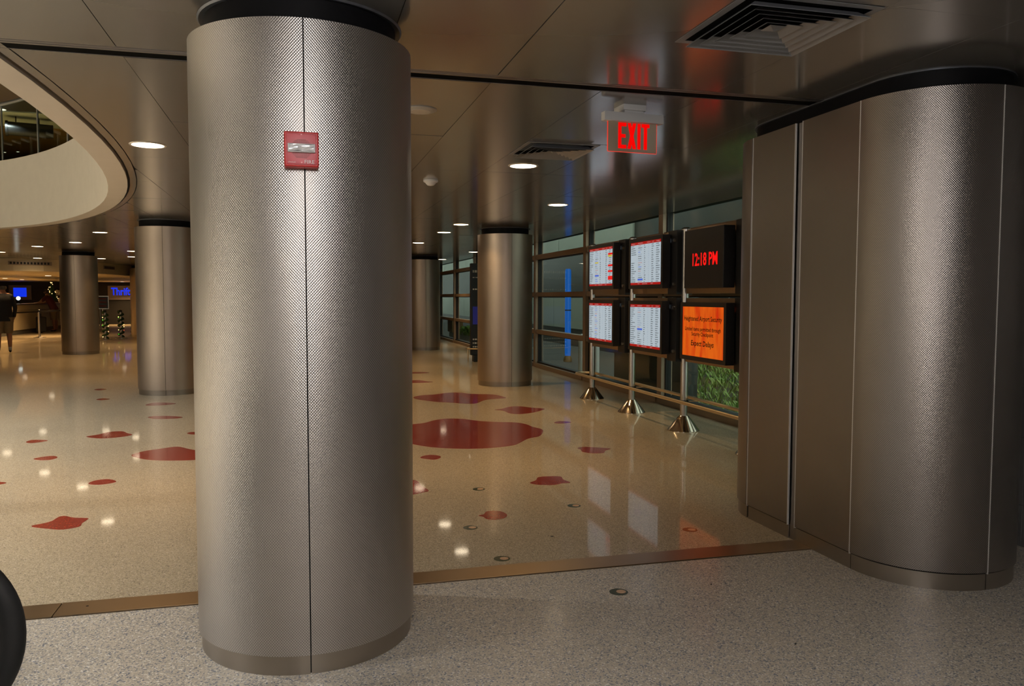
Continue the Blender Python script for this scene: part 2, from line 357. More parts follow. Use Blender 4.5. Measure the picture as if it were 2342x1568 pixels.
def smooth_closed(pts, sub=4):
    n = len(pts); out = []
    for i in range(n):
        p0, p1, p2, p3 = pts[i - 1], pts[i], pts[(i + 1) % n], pts[(i + 2) % n]
        for k in range(sub):
            t = k / sub; t2, t3 = t * t, t * t * t
            out.append(tuple(0.5 * ((2 * p1[c]) + (-p0[c] + p2[c]) * t + (2 * p0[c] - 5 * p1[c] + 4 * p2[c] - p3[c]) * t2 + (-p0[c] + 3 * p1[c] - 3 * p2[c] + p3[c]) * t3) for c in (0, 1)))
    return out
def crop(pts, x0, y0, sc): return [(x0 + x / sc, y0 + y / sc) for x, y in pts]
c6 = lambda p: crop(p, 900, 880, 2.856); c3 = lambda p: crop(p, 0, 800, 2.613); c4 = lambda p: crop(p, 920, 480, 3.409)
BLOBS = [
 c6([(130,80),(180,68),(270,62),(350,52),(430,50),(500,58),(640,62),(700,72),(735,85),(680,90),(600,98),(540,120),(470,122),(370,115),(280,110),(200,100),(150,92)]),
 c6([(660,162),(710,155),(760,142),(830,140),(900,148),(985,155),(960,168),(900,182),(820,190),(760,185),(715,168)]),
 c6([(-60,310),(20,275),(115,258),(200,248),(270,230),(350,220),(450,222),(560,235),(680,242),(800,245),(870,258),(905,272),(970,290),(975,310),(950,335),(880,350),(830,375),(790,392),(700,405),(560,415),(400,415),(240,405),(120,385),(0,360)]),
 c6([(1050,245),(1090,236),(1160,243),(1120,250),(1070,251)]),
 c6([(1203,412),(1240,405),(1330,408),(1418,416),(1385,428),(1370,444),(1290,445),(1235,436),(1222,422)]),
 c6([(175,475),(200,462),(250,457),(300,463),(307,475),(270,487),(220,484)]),
 c6([(893,637),(930,622),(945,603),(1010,597),(1090,598),(1110,618),(1155,637),(1100,642),(1050,652),(960,652),(905,645)]),
 c6([(40,650),(70,625),(120,620),(160,630),(180,655),(230,690),(190,702),(120,715),(60,700)]),
 c6([(555,853),(590,845),(605,828),(650,822),(710,828),(742,850),(720,870),(660,880),(610,875),(585,860)]),
 c3([(870,328),(920,315),(1000,315),(1052,320),(1000,328),(900,332)]),
 c3([(882,402),(930,395),(1030,395),(1092,402),(1040,410),(930,411)]),
 c3([(515,518),(590,505),(650,490),(730,486),(760,497),(790,507),(720,520),(600,528)]),
 c3([(785,628),(860,605),(960,590),(1060,578),(1130,592),(1200,605),(1250,625),(1180,655),(1000,660),(880,655),(830,645)]),
 c3([(155,550),(190,538),(265,538),(283,543),(230,552),(180,556)]),
 c3([(200,651),(245,640),(320,633),(343,643),(300,656),(240,658)]),
 c3([(528,798),(570,780),(650,772),(695,786),(640,800),(570,805)]),
 c3([(190,1050),(250,1038),(310,1022),(350,998),(390,992),(440,1002),(523,1005),(520,1015),(490,1035),(480,1052),(430,1065),(360,1073),(290,1068),(210,1060)]),
 c3([(-40,790),(0,788),(38,794),(0,803),(-40,803)]),
 c3([(563,237),(600,231),(637,235),(600,241)]),
 c3([(575,296),(610,289),(657,293),(610,300)]),
 c3([(1118,498),(1145,490),(1190,492),(1190,502),(1145,504)]),
 c4([(20,1268),(65,1264),(150,1263),(212,1268),(150,1273),(65,1274)]),
 c4([(-10,1338),(30,1329),(65,1328),(130,1326),(190,1335),(240,1340),(180,1345),(60,1348)]),
]
for pts in BLOBS:
    w = [onz(*p) for p in smooth_closed(pts)]
    cx_ = sum(p.x for p in w) / len(w); cy_ = sum(p.y for p in w) / len(w)
    bm = bmesh.new(); prism(bm, [(p.x - cx_, p.y - cy_) for p in w], -0.01, 0.0012)
    o = finish('red_inlay', bm, 'terrazzo_red', far_floor); o.location = (cx_, cy_, 0)
for px, py in ((1095,1118),(1076,1206),(1148,1277),(1313,1156),(1578,1211),(1415,1353)):
    p = onz(px, py); par = near_floor if py > 1300 else far_floor
    bm = bmesh.new(); lathe(bm, [(0.044, -0.01), (0.044, 0.0008)], 28); o = finish('dot_inlay', bm, 'inlay_green', par); o.location = (p.x, p.y, 0)
    bm = bmesh.new(); lathe(bm, [(0.0225, 0.0), (0.0225, 0.0014)], 24); k = finish('dot_centre', bm, 'inlay_tan', o); k.location = (0.012, 0.0, 0)

# ------------------------------------------------------------------ ceiling
EC, EA, EB = (-7.0, 5.0), 5.75, 10.4          # oval opening to the level above (outer edge of its lip)
LIP = 0.17
def oval(t, g=0.0): return (EC[0] + (EA - g) * math.cos(t), EC[1] + (EB - g) * math.sin(t))
def oval_x(y, g=0.0, side=1):
    k = 1 - ((y - EC[1]) / (EB + g)) ** 2
    return None if k <= 0 else EC[0] + side * (EA + g) * math.sqrt(k)
def holed_plate(bm, x0, x1, y0, y1, z0, z1, g=0.0, n=128):
    """rectangular slab with the oval cut out"""
    ts = [2 * PI * i / n for i in range(n)]
    inner = [oval(t, g) for t in ts]; outer = []
    for t, p in zip(ts, inner):
        d = (p[0] - EC[0], p[1] - EC[1]); k = 1e9
        if d[0] > 1e-9: k = min(k, (x1 - EC[0]) / d[0])
        if d[0] < -1e-9: k = min(k, (x0 - EC[0]) / d[0])
        if d[1] > 1e-9: k = min(k, (y1 - EC[1]) / d[1])
        if d[1] < -1e-9: k = min(k, (y0 - EC[1]) / d[1])
        outer.append((EC[0] + d[0] * k, EC[1] + d[1] * k))
    corners = [(x1, y1), (x0, y1), (x0, y0), (x1, y0)]
    R = [[bm.verts.new((p[0], p[1], z)) for p in lst] for lst in (inner, outer) for z in (z0, z1)]
    def ang(p): return math.atan2((p[1] - EC[1]) / EB, (p[0] - EC[0]) / EA) % (2 * PI)
    for i in range(n):
        j = (i + 1) % n; a, b = ts[i], ts[j] if j else 2 * PI
        cs = [c for c in corners if a < ang(c) < b]
        lo = [R[0][i], R[2][i]] + [bm.verts.new((c[0], c[1], z0)) for c in cs] + [R[2][j], R[0][j]]
        hi = [R[1][i], R[3][i]] + [bm.verts.new((c[0], c[1], z1)) for c in cs] + [R[3][j], R[1][j]]
        bm.faces.new(lo); bm.faces.new(list(reversed(hi)))
        bm.faces.new((R[0][i], R[0][j], R[1][j], R[1][i]))
    bmesh.ops.recalc_face_normals(bm, faces=bm.faces[:])
bm = bmesh.new(); holed_plate(bm, -18, 4.75, -8, 47, H + 0.02, H + 0.06)
ceil = struct(finish('ceiling', bm, 'ceiling_back'), 'suspended ceiling of satin metal panels')
GAP0, GAP1 = 3.895, 3.972
XL = [0.385 - 0.565 * k for k in range(32, 0, -1)] + [0.385, 0.94, 1.53, 2.11, 2.695, 3.28, 3.865, 4.55]
YF = [GAP1 + 0.006, 5.355] + [5.355 + 1.4 * k for k in range(1, 31)]
YN = [GAP0 - 0.062] + [3.15, 2.56] + [2.56 - 1.4 * k for k in range(1, 8)]
cells = []
for x0, x1 in zip(XL, XL[1:]):
    yn_ = YN if abs(x0 - 1.53) < 0.01 else ([YN[0]] + YN[2:] if x0 > 2 else [YN[0]] + YN[4:])
    for y0, y1 in list(zip(YF, YF[1:])) + [(b, a) for a, b in zip(yn_, yn_[1:])]:
        cells.append((x0, x1, y0, y1))
def panel_poly(x0, x1, y0, y1, j=0.0016):
    x0 += j; x1 -= j; y0 += j; y1 -= j
    side = 1 if (x0 + x1) / 2 > EC[0] else -1
    N = 10; L_, R_ = [], []
    hit = False
    for k in range(N + 1):
        y = y0 + (y1 - y0) * k / N; e = oval_x(y, 0.082, side); a, b = x0, x1
        if e is not None:
            if side > 0:
                if e > a: hit = True
                a = max(a, e)
            else:
                if e < b: hit = True
                b = min(b, e)
        if b - a < 0.01: continue
        L_.append((a, y)); R_.append((b, y))
    if not hit: return [(x0, y0), (x1, y0), (x1, y1), (x0, y1)]
    if len(L_) < 2: return None
    return R_ + list(reversed(L_))
polys = []
for c in cells:
    p = panel_poly(*c)
    if p:
        mx_, my_ = (c[0] + c[1]) / 2, (c[2] + c[3]) / 2
        v = Vector((mx_, my_, H - CAM_H)); dep = v.dot(fw); vis = dep > 0.6 and abs(v.dot(rt)) < dep * 0.72
        polys.append((0 if vis else 1, v.length, p))
polys.sort(key=lambda t: (t[0], t[1]))
rest = bmesh.new(); nrest = 0
for i, (vis, d, p) in enumerate(polys):
    if i < 290 and vis == 0:
        cx_ = sum(q[0] for q in p) / len(p); cy_ = sum(q[1] for q in p) / len(p)
        bm = bmesh.new(); prism(bm, [(q[0] - cx_, q[1] - cy_) for q in p], 0, 0.012)
        o = finish('panel', bm, 'ceiling_panel', ceil); o.location = (cx_, cy_, H)
        o.rotation_euler = (random.uniform(-1, 1) * 0.0016, random.uniform(-1, 1) * 0.0016, 0)
    else:
        prism(rest, p, H, H + 0.012)
o = finish('far_panels', rest, 'ceiling_panel', ceil); o['kind'] = 'stuff'
# expansion joint across the ceiling
tr = struct(finish('trim_1', B(-17.9, 4.55, GAP0, GAP1, H + 0.0015, H + 0.019), 'gap_black'), 'black expansion gap across the ceiling')
finish('gap_lip', B(-17.9, 4.55, GAP0 - 0.058, GAP0 - 0.004, H - 0.001, H + 0.012, bev=0.002), 'trim_metal', tr)
finish('gap_bead', B(-17.9, 4.55, GAP0 - 0.034, GAP0 - 0.026, H - 0.003, H, bev=0.001), 'trim_metal', tr)
finish('gap_back_edge', B(-17.9, 4.55, GAP1 - 0.002, GAP1 + 0.003, H - 0.0005, H + 0.012), 'trim_metal', tr)
# lip and curved fascia of the oval opening
N = 128
bm = bmesh.new(); rings = []
for g, z in ((-0.022, H), (-0.075, H), (-0.075, H + 0.015), (-0.022, H + 0.015)):
    rings.append([bm.verts.new((*oval(2 * PI * i / N, g), z)) for i in range(N)])
for a, b in zip(rings, rings[1:] + rings[:1]):
    for i in range(N):
        j = (i + 1) % N; bm.faces.new((a[i], a[j], b[j], b[i]))
bmesh.ops.recalc_face_normals(bm, faces=bm.faces[:]); finish('edge_panel', bm, 'ceiling_panel', ceil, 30)
bm = bmesh.new(); rings = []
for g, z in ((0.0, H + 0.02), (0.0, H - 0.012), (LIP, H - 0.012), (LIP, H + 0.02)):
    rings.append([bm.verts.new((*oval(2 * PI * i / N, g), z)) for i in range(N)])
for a, b in zip(rings, rings[1:] + rings[:1]):
    for i in range(N):
        j = (i + 1) % N; bm.faces.new((a[i], a[j], b[j], b[i]))
bmesh.ops.recalc_face_normals(bm, faces=bm.faces[:])
struct(finish('trim_2', bm, 'lip_tan', smooth=30), 'tan curved lip around the oval ceiling opening')
FT = 3.46
bm = bmesh.new(); rings = []
for g, z in ((LIP - 0.05, H - 0.010), (LIP + 0.001, H - 0.010), (LIP + 0.001, FT), (LIP - 0.05, FT)):
    rings.append([bm.verts.new((*oval(2 * PI * i / N, g), z)) for i in range(N)])
for a, b in zip(rings, rings[1:] + rings[:1]):
    for i in range(N):
        j = (i + 1) % N; bm.faces.new((a[i], a[j], b[j], b[i]))
bmesh.ops.recalc_face_normals(bm, faces=bm.faces[:])
struct(finish('wall_atrium', bm, 'cream_wall', smooth=30), 'cream curved fascia wall of the oval opening')

# ------------------------------------------------------------------ upper level behind the opening
bm = bmesh.new(); holed_plate(bm, -18, 4.7, -8, 34, FT - 0.25, FT - 0.12, g=LIP - 0.06); struct(finish('floor_upper', bm, 'upper_brown'), 'upper storey floor slab around the opening')
UZ = 5.5
cu_ = struct(finish('ceiling_upper', B(-18, 4.7, -8, 34, UZ + 0.004, UZ + 0.12), 'upper_dark'), 'dark ceiling above the opening')
finish('pale_panel', B(-17.9, 4.6, 20.4, 22.1, UZ - 0.02, UZ + 0.004), 'upper_pale', cu_)
finish('brown_panel', B(-17.9, 4.6, 22.1, 33.9, UZ - 0.03, UZ + 0.004), 'upper_brown', cu_)
struct(finish('wall_upper_far', B(-18, 4.7, 33.9, 34, FT - 0.12, UZ), 'upper_brown'))
struct(finish('wall_upper_left', B(-18, -17.9, -8, 34, FT - 0.12, UZ), 'upper_pale'))
struct(finish('wall_upper_right', B(4.6, 4.7, -8, 34, FT - 0.12, UZ), 'upper_pale'))
struct(finish('wall_upper_back', B(-18, 4.7, -8, -7.9, FT - 0.12, UZ), 'upper_pale'))
pa, pb = onz(16, 293, 5.2), onz(98, 300, 5.2)
duct = thing('ceiling_duct', 'thick black round duct under the dark upper ceiling', 'duct', (pa.x, pa.y, 5.2))
dv = (pb - pa)
bm = bmesh.new(); tube(bm, [(0, 0, 0), dv * 0.5, dv * 1.3], 0.155, 24); finish('duct_body', bm, 'monitor_black', duct, 40)
bm = bmesh.new(); tube(bm, [-dv * 0.04, dv * 0.03], 0.175, 24); finish('duct_flange', bm, 'rim_dark', duct, 40)
for f in (0.25, 0.9):
    bm = bmesh.new(); tube(bm, [dv * f, dv * f + Vector((0, 0, UZ - 5.2))], 0.012, 6); finish('hanger', bm, 'rim_dark', duct)
bal = thing('glass_balustrade', 'glass balustrade with pale handrail along the oval upper edge', 'balustrade', (0, 0, 0))
def px_of(p):
    d = Vector(p) - Vector((0, 0, CAM_H)); return CXP + F_PX * d.dot(rt) / d.dot(fw)
def t_at(px):                                   # oval angle of the point on the far rim seen at this picture column
    a, b = 0.7, 1.5
    for _ in range(40):
        c_ = (a + b) / 2
        if px_of((*oval(c_, LIP), 3.6)) > px: a = c_
        else: b = c_
    return a
ta, tb_ = t_at(84), t_at(3)
dts = [ta + (tb_ - ta) * k for k in range(-9, 14)]
G = -0.03
for a, b in zip(dts, dts[1:]):
    path = [oval(a + (b - a) * (0.004 + 0.992 * k / 4), LIP + G) for k in range(5)]
    cen = EC
    bm = sheet(path, FT + 0.002, 4.30, 0.012, lambda i: ((cen[0] - path[i][0]) / 8, (cen[1] - path[i][1]) / 8))
    finish('pane', bm, 'balustrade_glass', bal)
for a in dts:
    p = oval(a, LIP + G + 0.006); bm = bmesh.new(); tube(bm, [(p[0], p[1], FT), (p[0], p[1], 4.30)], 0.014, 8); finish('joint_bar', bm, 'steel_light', bal, 40)
bm = bmesh.new(); tube(bm, [(*oval(dts[0] + (dts[-1] - dts[0]) * k / 60, LIP + G + 0.006), 4.315) for k in range(61)], 0.028, 10); finish('handrail', bm, 'steel_light', bal, 40)

# ------------------------------------------------------------------ walls that close the place
struct(finish('wall_left', B(-18.1, -18, -8, 47, -0.1, H + 0.05), 'plain_wall'))
struct(finish('wall_back', B(-18, 4, -8.1, -8, -0.1, H + 0.05), 'plain_wall'))
struct(finish('wall_far', B(-18, 4.75, 47, 47.1, -0.1, H + 0.05), 'black_wall'))
wr = struct(finish('wall_right', B(3.88, 4.0, -8, 4.30, -0.1, H + 0.05), 'grout'), 'dark tiled wall at the right edge')
ZT = [0.0, 0.232, 0.61, 0.985, 1.36, 1.735, 2.11, H]
for z0, z1 in zip(ZT, ZT[1:]):
    y = 4.28
    while y > -0.5:
        finish('tile', B(3.866, 3.882, y - 0.757, y, z0 + 0.0015, z1 - 0.0015, bev=0.0015, seg=1), 'dark_tile', wr); y -= 0.76
struct(finish('wall_right_far', B(4.55, 4.75, 32.9, 47, -0.1, H + 0.05), 'plain_wall'))
struct(finish('wall_return', B(3.88, 4.75, 4.30, 4.42, -0.1, H + 0.05), 'plain_wall'))

# ------------------------------------------------------------------ columns
def arc(cx_, cy_, R, a0, a1, n): return [(cx_ + R * math.cos(a0 + (a1 - a0) * i / n), cy_ + R * math.sin(a0 + (a1 - a0) * i / n)) for i in range(n + 1)]
ZTOP = 2.352
def column(name, label, x, y, R=0.43, skin='column_metal', seg=64, group=None):
    t = thing(name, label, 'column', (x, y, 0), 0, group)
    g = 0.0022 / R
    for a0 in (-PI / 2, PI / 2):
        path = arc(0, 0, R, a0 + g, a0 + PI - g, seg)
        bm = sheet(path, 0.075, ZTOP, 0.006, lambda i: (-path[i][0] / R, -path[i][1] / R)); finish('shell', bm, skin, t, 40)
        path2 = arc(0, 0, R - 0.012, a0 + g, a0 + PI - g, seg)
        bm = sheet(path2, 0.0, 0.078, 0.006, lambda i: (-path2[i][0] / R, -path2[i][1] / R)); finish('plinth', bm, 'plinth_metal', t, 40)
    bm = bmesh.new(); lathe(bm, [(R - 0.022, 0.0), (R - 0.022, ZTOP - 0.012)], 64); finish('core', bm, 'gap_black', t, 40)
    bm = bmesh.new(); lathe(bm, [(R - 0.062, ZTOP - 0.02), (R - 0.062, H + 0.001)], 64); finish('neck', bm, 'neck_black', t, 40)
    bm = bmesh.new(); lathe(bm, [(R - 0.064, H - 0.004), (R - 0.042, H - 0.008), (R - 0.036, H - 0.001), (R - 0.062, H + 0.001)], 64, cap=False); finish('ceiling_ring', bm, 'ring_grey', t, 40)
    return t
column('clad_column', 'large dimpled steel clad round column carrying the red fire alarm', 0.025, 3.38)
column('clad_column', 'round metal column standing left of the flight screens by the windows', 3.15, 12.33, 0.433, 'column_metal_fine')
column('clad_column', 'distant round metal column half hidden beyond the window side column', 3.17, 21.1, 0.44, 'column_metal_fine')
column('clad_column', 'round metal column partly hidden behind the big column on its left', -1.815, 12.42, 0.425, 'column_metal_fine')
column('clad_column', 'distant round metal column at the left by the rental counter', -5.12, 21.4, 0.41, 'column_metal_fine')
column('clad_column', 'farthest dark column just showing left of the half hidden column', -5.2, 30.2, 0.43, 'column_metal_fine')

# long clad pillar on the right, two half-round ends joined by flat sheets
def pillar():
    X0, R, ya, yb = 3.125, 0.43, 3.45, 4.42
    t = thing('clad_pillar', 'wide dimpled steel clad pillar with rounded ends at the right', 'pillar', (X0, (ya + yb) / 2, 0))
    A, Bq = ya - (ya + yb) / 2, yb - (ya + yb) / 2
    j = 0.0022; m0, m1 = 3.921 - (ya + yb) / 2, 3.990 - (ya + yb) / 2
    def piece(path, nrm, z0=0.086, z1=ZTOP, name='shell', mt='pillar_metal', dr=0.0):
        pth = [(p[0] - nrm[i][0] * dr, p[1] - nrm[i][1] * dr) for i, p in enumerate(path)]
        bm = sheet(pth, z0, z1, 0.006, lambda i: (-nrm[i][0], -nrm[i][1])); return finish(name, bm, mt, t, 40)
    def rnd(cy_, a0, a1, n=40):
        p = arc(0, cy_, R, a0, a1, n); nr = [((q[0]) / R, (q[1] - cy_) / R) for q in p]; return p, nr
    def flat(x, y0, y1, sx): return [(x, y0), (x, y1)], [(sx, 0), (sx, 0)]
    g = j / R; cut = -PI / 2     # vertical seam on the near round end
    segs = [rnd(A, -PI + g, cut - g, 48), rnd(A, cut + g, -g, 16),
            rnd(Bq, g, PI - 0.03, 48),
            flat(-R, A + j, m0 - j, -1), flat(-R, m1 + j, Bq - j, -1), flat(R, A + j, Bq - j, 1)]
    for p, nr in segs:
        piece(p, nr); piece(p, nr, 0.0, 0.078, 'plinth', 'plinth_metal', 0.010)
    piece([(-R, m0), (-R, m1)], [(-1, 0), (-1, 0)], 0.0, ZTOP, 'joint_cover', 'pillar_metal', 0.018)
    for yq in (A, m0, m1, Bq):                     # bright folded sheet edges
        finish('sheet_edge', B(-R - 0.0012, -R + 0.010, yq - 0.0024, yq + 0.0024, 0.079, ZTOP), 'seam_trim', t)
    ex, ey = R * math.cos(cut), A + R * math.sin(cut)
    e = finish('sheet_edge', B(-0.008, 0.0012, -0.0024, 0.0024, 0.079, ZTOP), 'seam_trim', t); e.location = (ex, ey, 0); e.rotation_euler = (0, 0, cut)
    def stadium(r, n=32): return arc(0, A, r, -PI, 0, n) + arc(0, Bq, r, 0, PI, n)
    bm = bmesh.new(); prism(bm, stadium(R - 0.035), 0.0, ZTOP - 0.012); finish('core', bm, 'gap_black', t, 40)
    bm = bmesh.new(); prism(bm, stadium(R - 0.085), ZTOP - 0.02, H + 0.001); finish('neck', bm, 'neck_black', t, 40)
    bm = bmesh.new(); prism(bm, stadium(R - 0.070), H - 0.005, H + 0.0015); finish('ceiling_ring', bm, 'ring_grey', t, 40)
pillar()

# ------------------------------------------------------------------ fire alarm on the big column
al = thing('fire_alarm', 'red wall mounted fire alarm strobe with FIRE lettering on the big column', 'fire alarm', (0.0145, 2.905, 1.89), 0)
finish('housing', B(-0.058, 0.058, -0.004, 0.052, -0.060, 0.060, bev=0.005, seg=3), 'alarm_red', al, 50)
finish('face_plate', B(-0.050, 0.050, -0.007, -0.002, -0.053, 0.053, bev=0.003, seg=2), 'alarm_face', al, 50)
finish('strobe_frame', B(-0.046, 0.046, -0.020, -0.004, -0.0125, 0.0165, bev=0.002), 'white_plastic', al)
sr = B(-0.041, 0.041, -0.023, -0.018, -0.009, 0.0135)
bmesh.ops.subdivide_edges(sr, edges=sr.edges[:], cuts=5, use_grid_fill=True)
for v in sr.verts: v.co.y += random.uniform(-0.0028, 0.002)
finish('strobe_reflector', sr, 'strobe_silver', al)
gr = bmesh.new()
for i in range(-10, 11):
    for k in range(-8, 10):
        x, z = i * 0.0034, k * 0.0036 - 0.001
        if (x / 0.036) ** 2 + (z / 0.034) ** 2 < 1 and not (-0.0145 < z < 0.0185): box(gr, x - 0.0011, x + 0.0011, -0.0078, -0.0062, z - 0.0011, z + 0.0011)
o = finish('sound_holes', gr, 'alarm_dark', al); o['kind'] = 'stuff'
link('lettering', turn(text_mesh('FIRE', 0.033, 0.0125), Matrix.Translation((0.0265, -0.0085, -0.0435))), 'print_white', al)
link('lettering', turn(text_mesh('wheelock', 0.026, 0.0045), Matrix.Translation((-0.033, -0.0085, -0.0455))), 'print_white', al)
for z in (0.049, -0.0465):
    bm = bmesh.new(); tube(bm, [(0, -0.0085, z), (0, -0.005, z)], 0.0028, 10); finish('screw', bm, 'alarm_red', al)

# ------------------------------------------------------------------ exit sign
ex = thing('exit_sign', 'hanging EXIT sign with red letters on a clear panel', 'exit sign', (1.815, 4.23, H), math.radians(4))
finish('canopy', B(-0.068, 0.072, -0.030, 0.095, -0.032, 0.001, bev=0.003), 'white_plastic', ex, 50)
finish('stem', B(-0.056, 0.062, -0.016, 0.016, -0.050, -0.030), 'white_plastic', ex)
finish('housing', B(-0.180, 0.185, -0.024, 0.026, -0.094, -0.045, bev=0.003), 'white_plastic', ex, 50)
finish('panel', B(-0.150, 0.152, -0.003, 0.003, -0.258, -0.092), 'exit_acrylic', ex)
for a in ((-0.153, -0.150, -0.0032, 0.0032, -0.256, -0.094), (0.152, 0.154, -0.0032, 0.0032, -0.256, -0.094), (-0.151, 0.153, -0.0032, 0.0032, -0.2605, -0.258)):
    finish('lit_edge', B(*a), 'exit_edge', ex)
def letter(name, polys_, ox):
    bm = bmesh.new()
    for pl in polys_:
        lo = [bm.verts.new((ox + x, -0.0052, z)) for x, z in pl]; hi = [bm.verts.new((ox + x, -0.0032, z)) for x, z in pl]; n = len(pl)
        bm.faces.new(lo); bm.faces.new(list(reversed(hi)))
        for i in range(n): bm.faces.new((lo[i], lo[(i + 1) % n], hi[(i + 1) % n], hi[i]))
    bmesh.ops.recalc_face_normals(bm, faces=bm.faces[:]); return finish(name, bm, 'exit_red', ex)
zt, zb = -0.098, -0.240
letter('letter_e', [[(0, zb), (0.019, zb), (0.019, zt), (0, zt)], [(0.019, zt - 0.020), (0.050, zt - 0.020), (0.050, zt), (0.019, zt)], [(0.019, -0.180), (0.045, -0.180), (0.045, -0.161), (0.019, -0.161)], [(0.019, zb), (0.050, zb), (0.050, zb + 0.020), (0.019, zb + 0.020)]], -0.088)
letter('letter_x', [[(0, zb), (0.021, zb), (0.054, zt), (0.033, zt)], [(0.033, zb), (0.054, zb), (0.021, zt), (0, zt)]], -0.031)
letter('letter_i', [[(0, zb), (0.019, zb), (0.019, zt), (0, zt)]], 0.031)
letter('letter_t', [[(0.015, zb), (0.035, zb), (0.035, zt), (0.015, zt)], [(0, zt - 0.020), (0.015, zt - 0.020), (0.015, zt), (0, zt)], [(0.035, zt - 0.020), (0.050, zt - 0.020), (0.050, zt), (0.035, zt)]], 0.056)

# ------------------------------------------------------------------ ceiling diffusers
def diffuser(name, label, x0, x1, y0, y1):
    cx_, cy_ = (x0 + x1) / 2, (y0 + y1) / 2; w = (x1 - x0) / 2
    t = thing(name, label, 'air vent', (cx_, cy_, H))
    def ring(a, b, za, zb, nm, mt):
        bm = bmesh.new(); P_ = []
        for r, z in ((a, za), (b, zb), (b, zb + 0.002), (a, za + 0.002)):
            P_.append([bm.verts.new(p) for p in ((-r, -r, z), (r, -r, z), (r, r, z), (-r, r, z))])
        for q in range(4):
            A_, B_ = P_[q], P_[(q + 1) % 4]
            for i in range(4): bm.faces.new((A_[i], A_[(i + 1) % 4], B_[(i + 1) % 4], B_[i]))
        bmesh.ops.recalc_face_normals(bm, faces=bm.faces[:]); finish(nm, bm, mt, t)
    finish('plenum', B(-w + 0.01, w - 0.01, -w + 0.01, w - 0.01, -0.0008, 0.0002), 'gap_black', t)
    ring(w, w - 0.030, -0.003, -0.003, 'frame', 'vane_grey')
    for k in range(5):
        a = w - 0.034 - k * 0.043; ring(a, a - 0.034, -0.030 + 0.002 * k, -0.004, 'vane', 'vane_grey')
    a = w - 0.034 - 5 * 0.043
    bm = bmesh.new(); b4 = [bm.verts.new(p) for p in ((-a, -a, -0.012), (a, -a, -0.012), (a, a, -0.012), (-a, a, -0.012))]; tp = bm.verts.new((0, 0, -0.024))
    for i in range(4): bm.faces.new((b4[i], b4[(i + 1) % 4], tp))
    bm.faces.new(b4); bmesh.ops.recalc_face_normals(bm, faces=bm.faces[:]); finish('centre_cone', bm, 'vane_grey', t)
    return t
diffuser('ceiling_vent', 'large square louvred air vent in the ceiling near the camera', 1.535, 2.105, 2.568, 3.142)
diffuser('ceiling_vent', 'smaller looking square air vent just beyond the exit sign', 1.535, 2.065, 5.37, 5.90)

# ------------------------------------------------------------------ downlights
lens_me = None; protos = {}
def downlight(x, y, z=H, r=0.107, label=None, watts=DOWN_W, small=False, col=WARM, grp='round recessed ceiling downlights'):
    t = thing('downlight', label, 'downlight', (x, y, z), 0, grp)
    key = (round(r, 3), small)
    if key not in protos:
        a = bmesh.new(); lathe(a, [(r, 0.0006), (r, -0.004), (r + 0.014, -0.005), (r + 0.018, 0.0006)], 28, cap=False)
        b = bmesh.new(); lathe(b, [(r * 1.005, -0.0032), (r * 1.005, -0.002)], 20)
        protos[key] = (finish('trim_ring', a, 'lamp_trim', t), finish('lens', b, 'lamp_lens_small' if small else 'lamp_lens', t))
    else:
        for s in protos[key]:
            o = s.copy(); C.objects.link(o); o.parent = t
    if watts:
        ld = bpy.data.lights.new('lamp', 'AREA'); ld.shape = 'DISK'; ld.size = r * 1.8; ld.energy = watts; ld.color = col; ld.spread = math.radians(125)
        lo = bpy.data.objects.new('lamp', ld); C.objects.link(lo); lo.parent = t; lo.location = (0, 0, -0.008)
    return t
DL = [(-1.02, 6.21, 'round ceiling downlight just left of the big column'), (1.78, 6.37, 'bright round downlight just beyond the second air vent'),
      (2.91, 8.92, 'round downlight lit in the ceiling right of the second vent'), (2.32, 11.7, 'round downlight left of the window side column top, nearer of two'),
      (2.33, 13.19, 'round downlight left of the window side column top, farther of two'), (2.29, 15.87, 'small distant downlight beside the big column edge'),
      (4.01, 18.72, 'distant downlight touching the window side column edge'), (3.95, 22.65, 'farthest downlight over the glazed wall'),
      (-3.2, 14.79, 'round downlight under the oval opening, right one'), (-4.27, 17.66, 'round downlight above the left distant column'),
      (-5.4, 19.28, 'round downlight left of the distant left column'), (-6.97, 22.0, 'distant downlight cut by the left picture edge'),
      (-7.06, 25.19, 'distant downlight beside the bulkhead at left'), (-3.79, 20.67, 'distant downlight beside half hidden column, upper of two'),
      (-4.34, 23.61, 'distant downlight beside half hidden column, lower of two'), (-5.38, 24.95, 'small distant downlight right of the distant left column'),
      (0.35, 9.3, None), (0.2, 13.6, None), (0.2, 18.0, None), (-1.6, 17.0, None), (0.6, 24.0, None), (-2.4, 27.0, None)]  # entries without a label are unseen lamps added to light the hall
for x, y, lb in DL:
    downlight(x, y, label=lb or 'added ceiling downlight for fill light, unseen behind the big column', watts=DOWN_W)

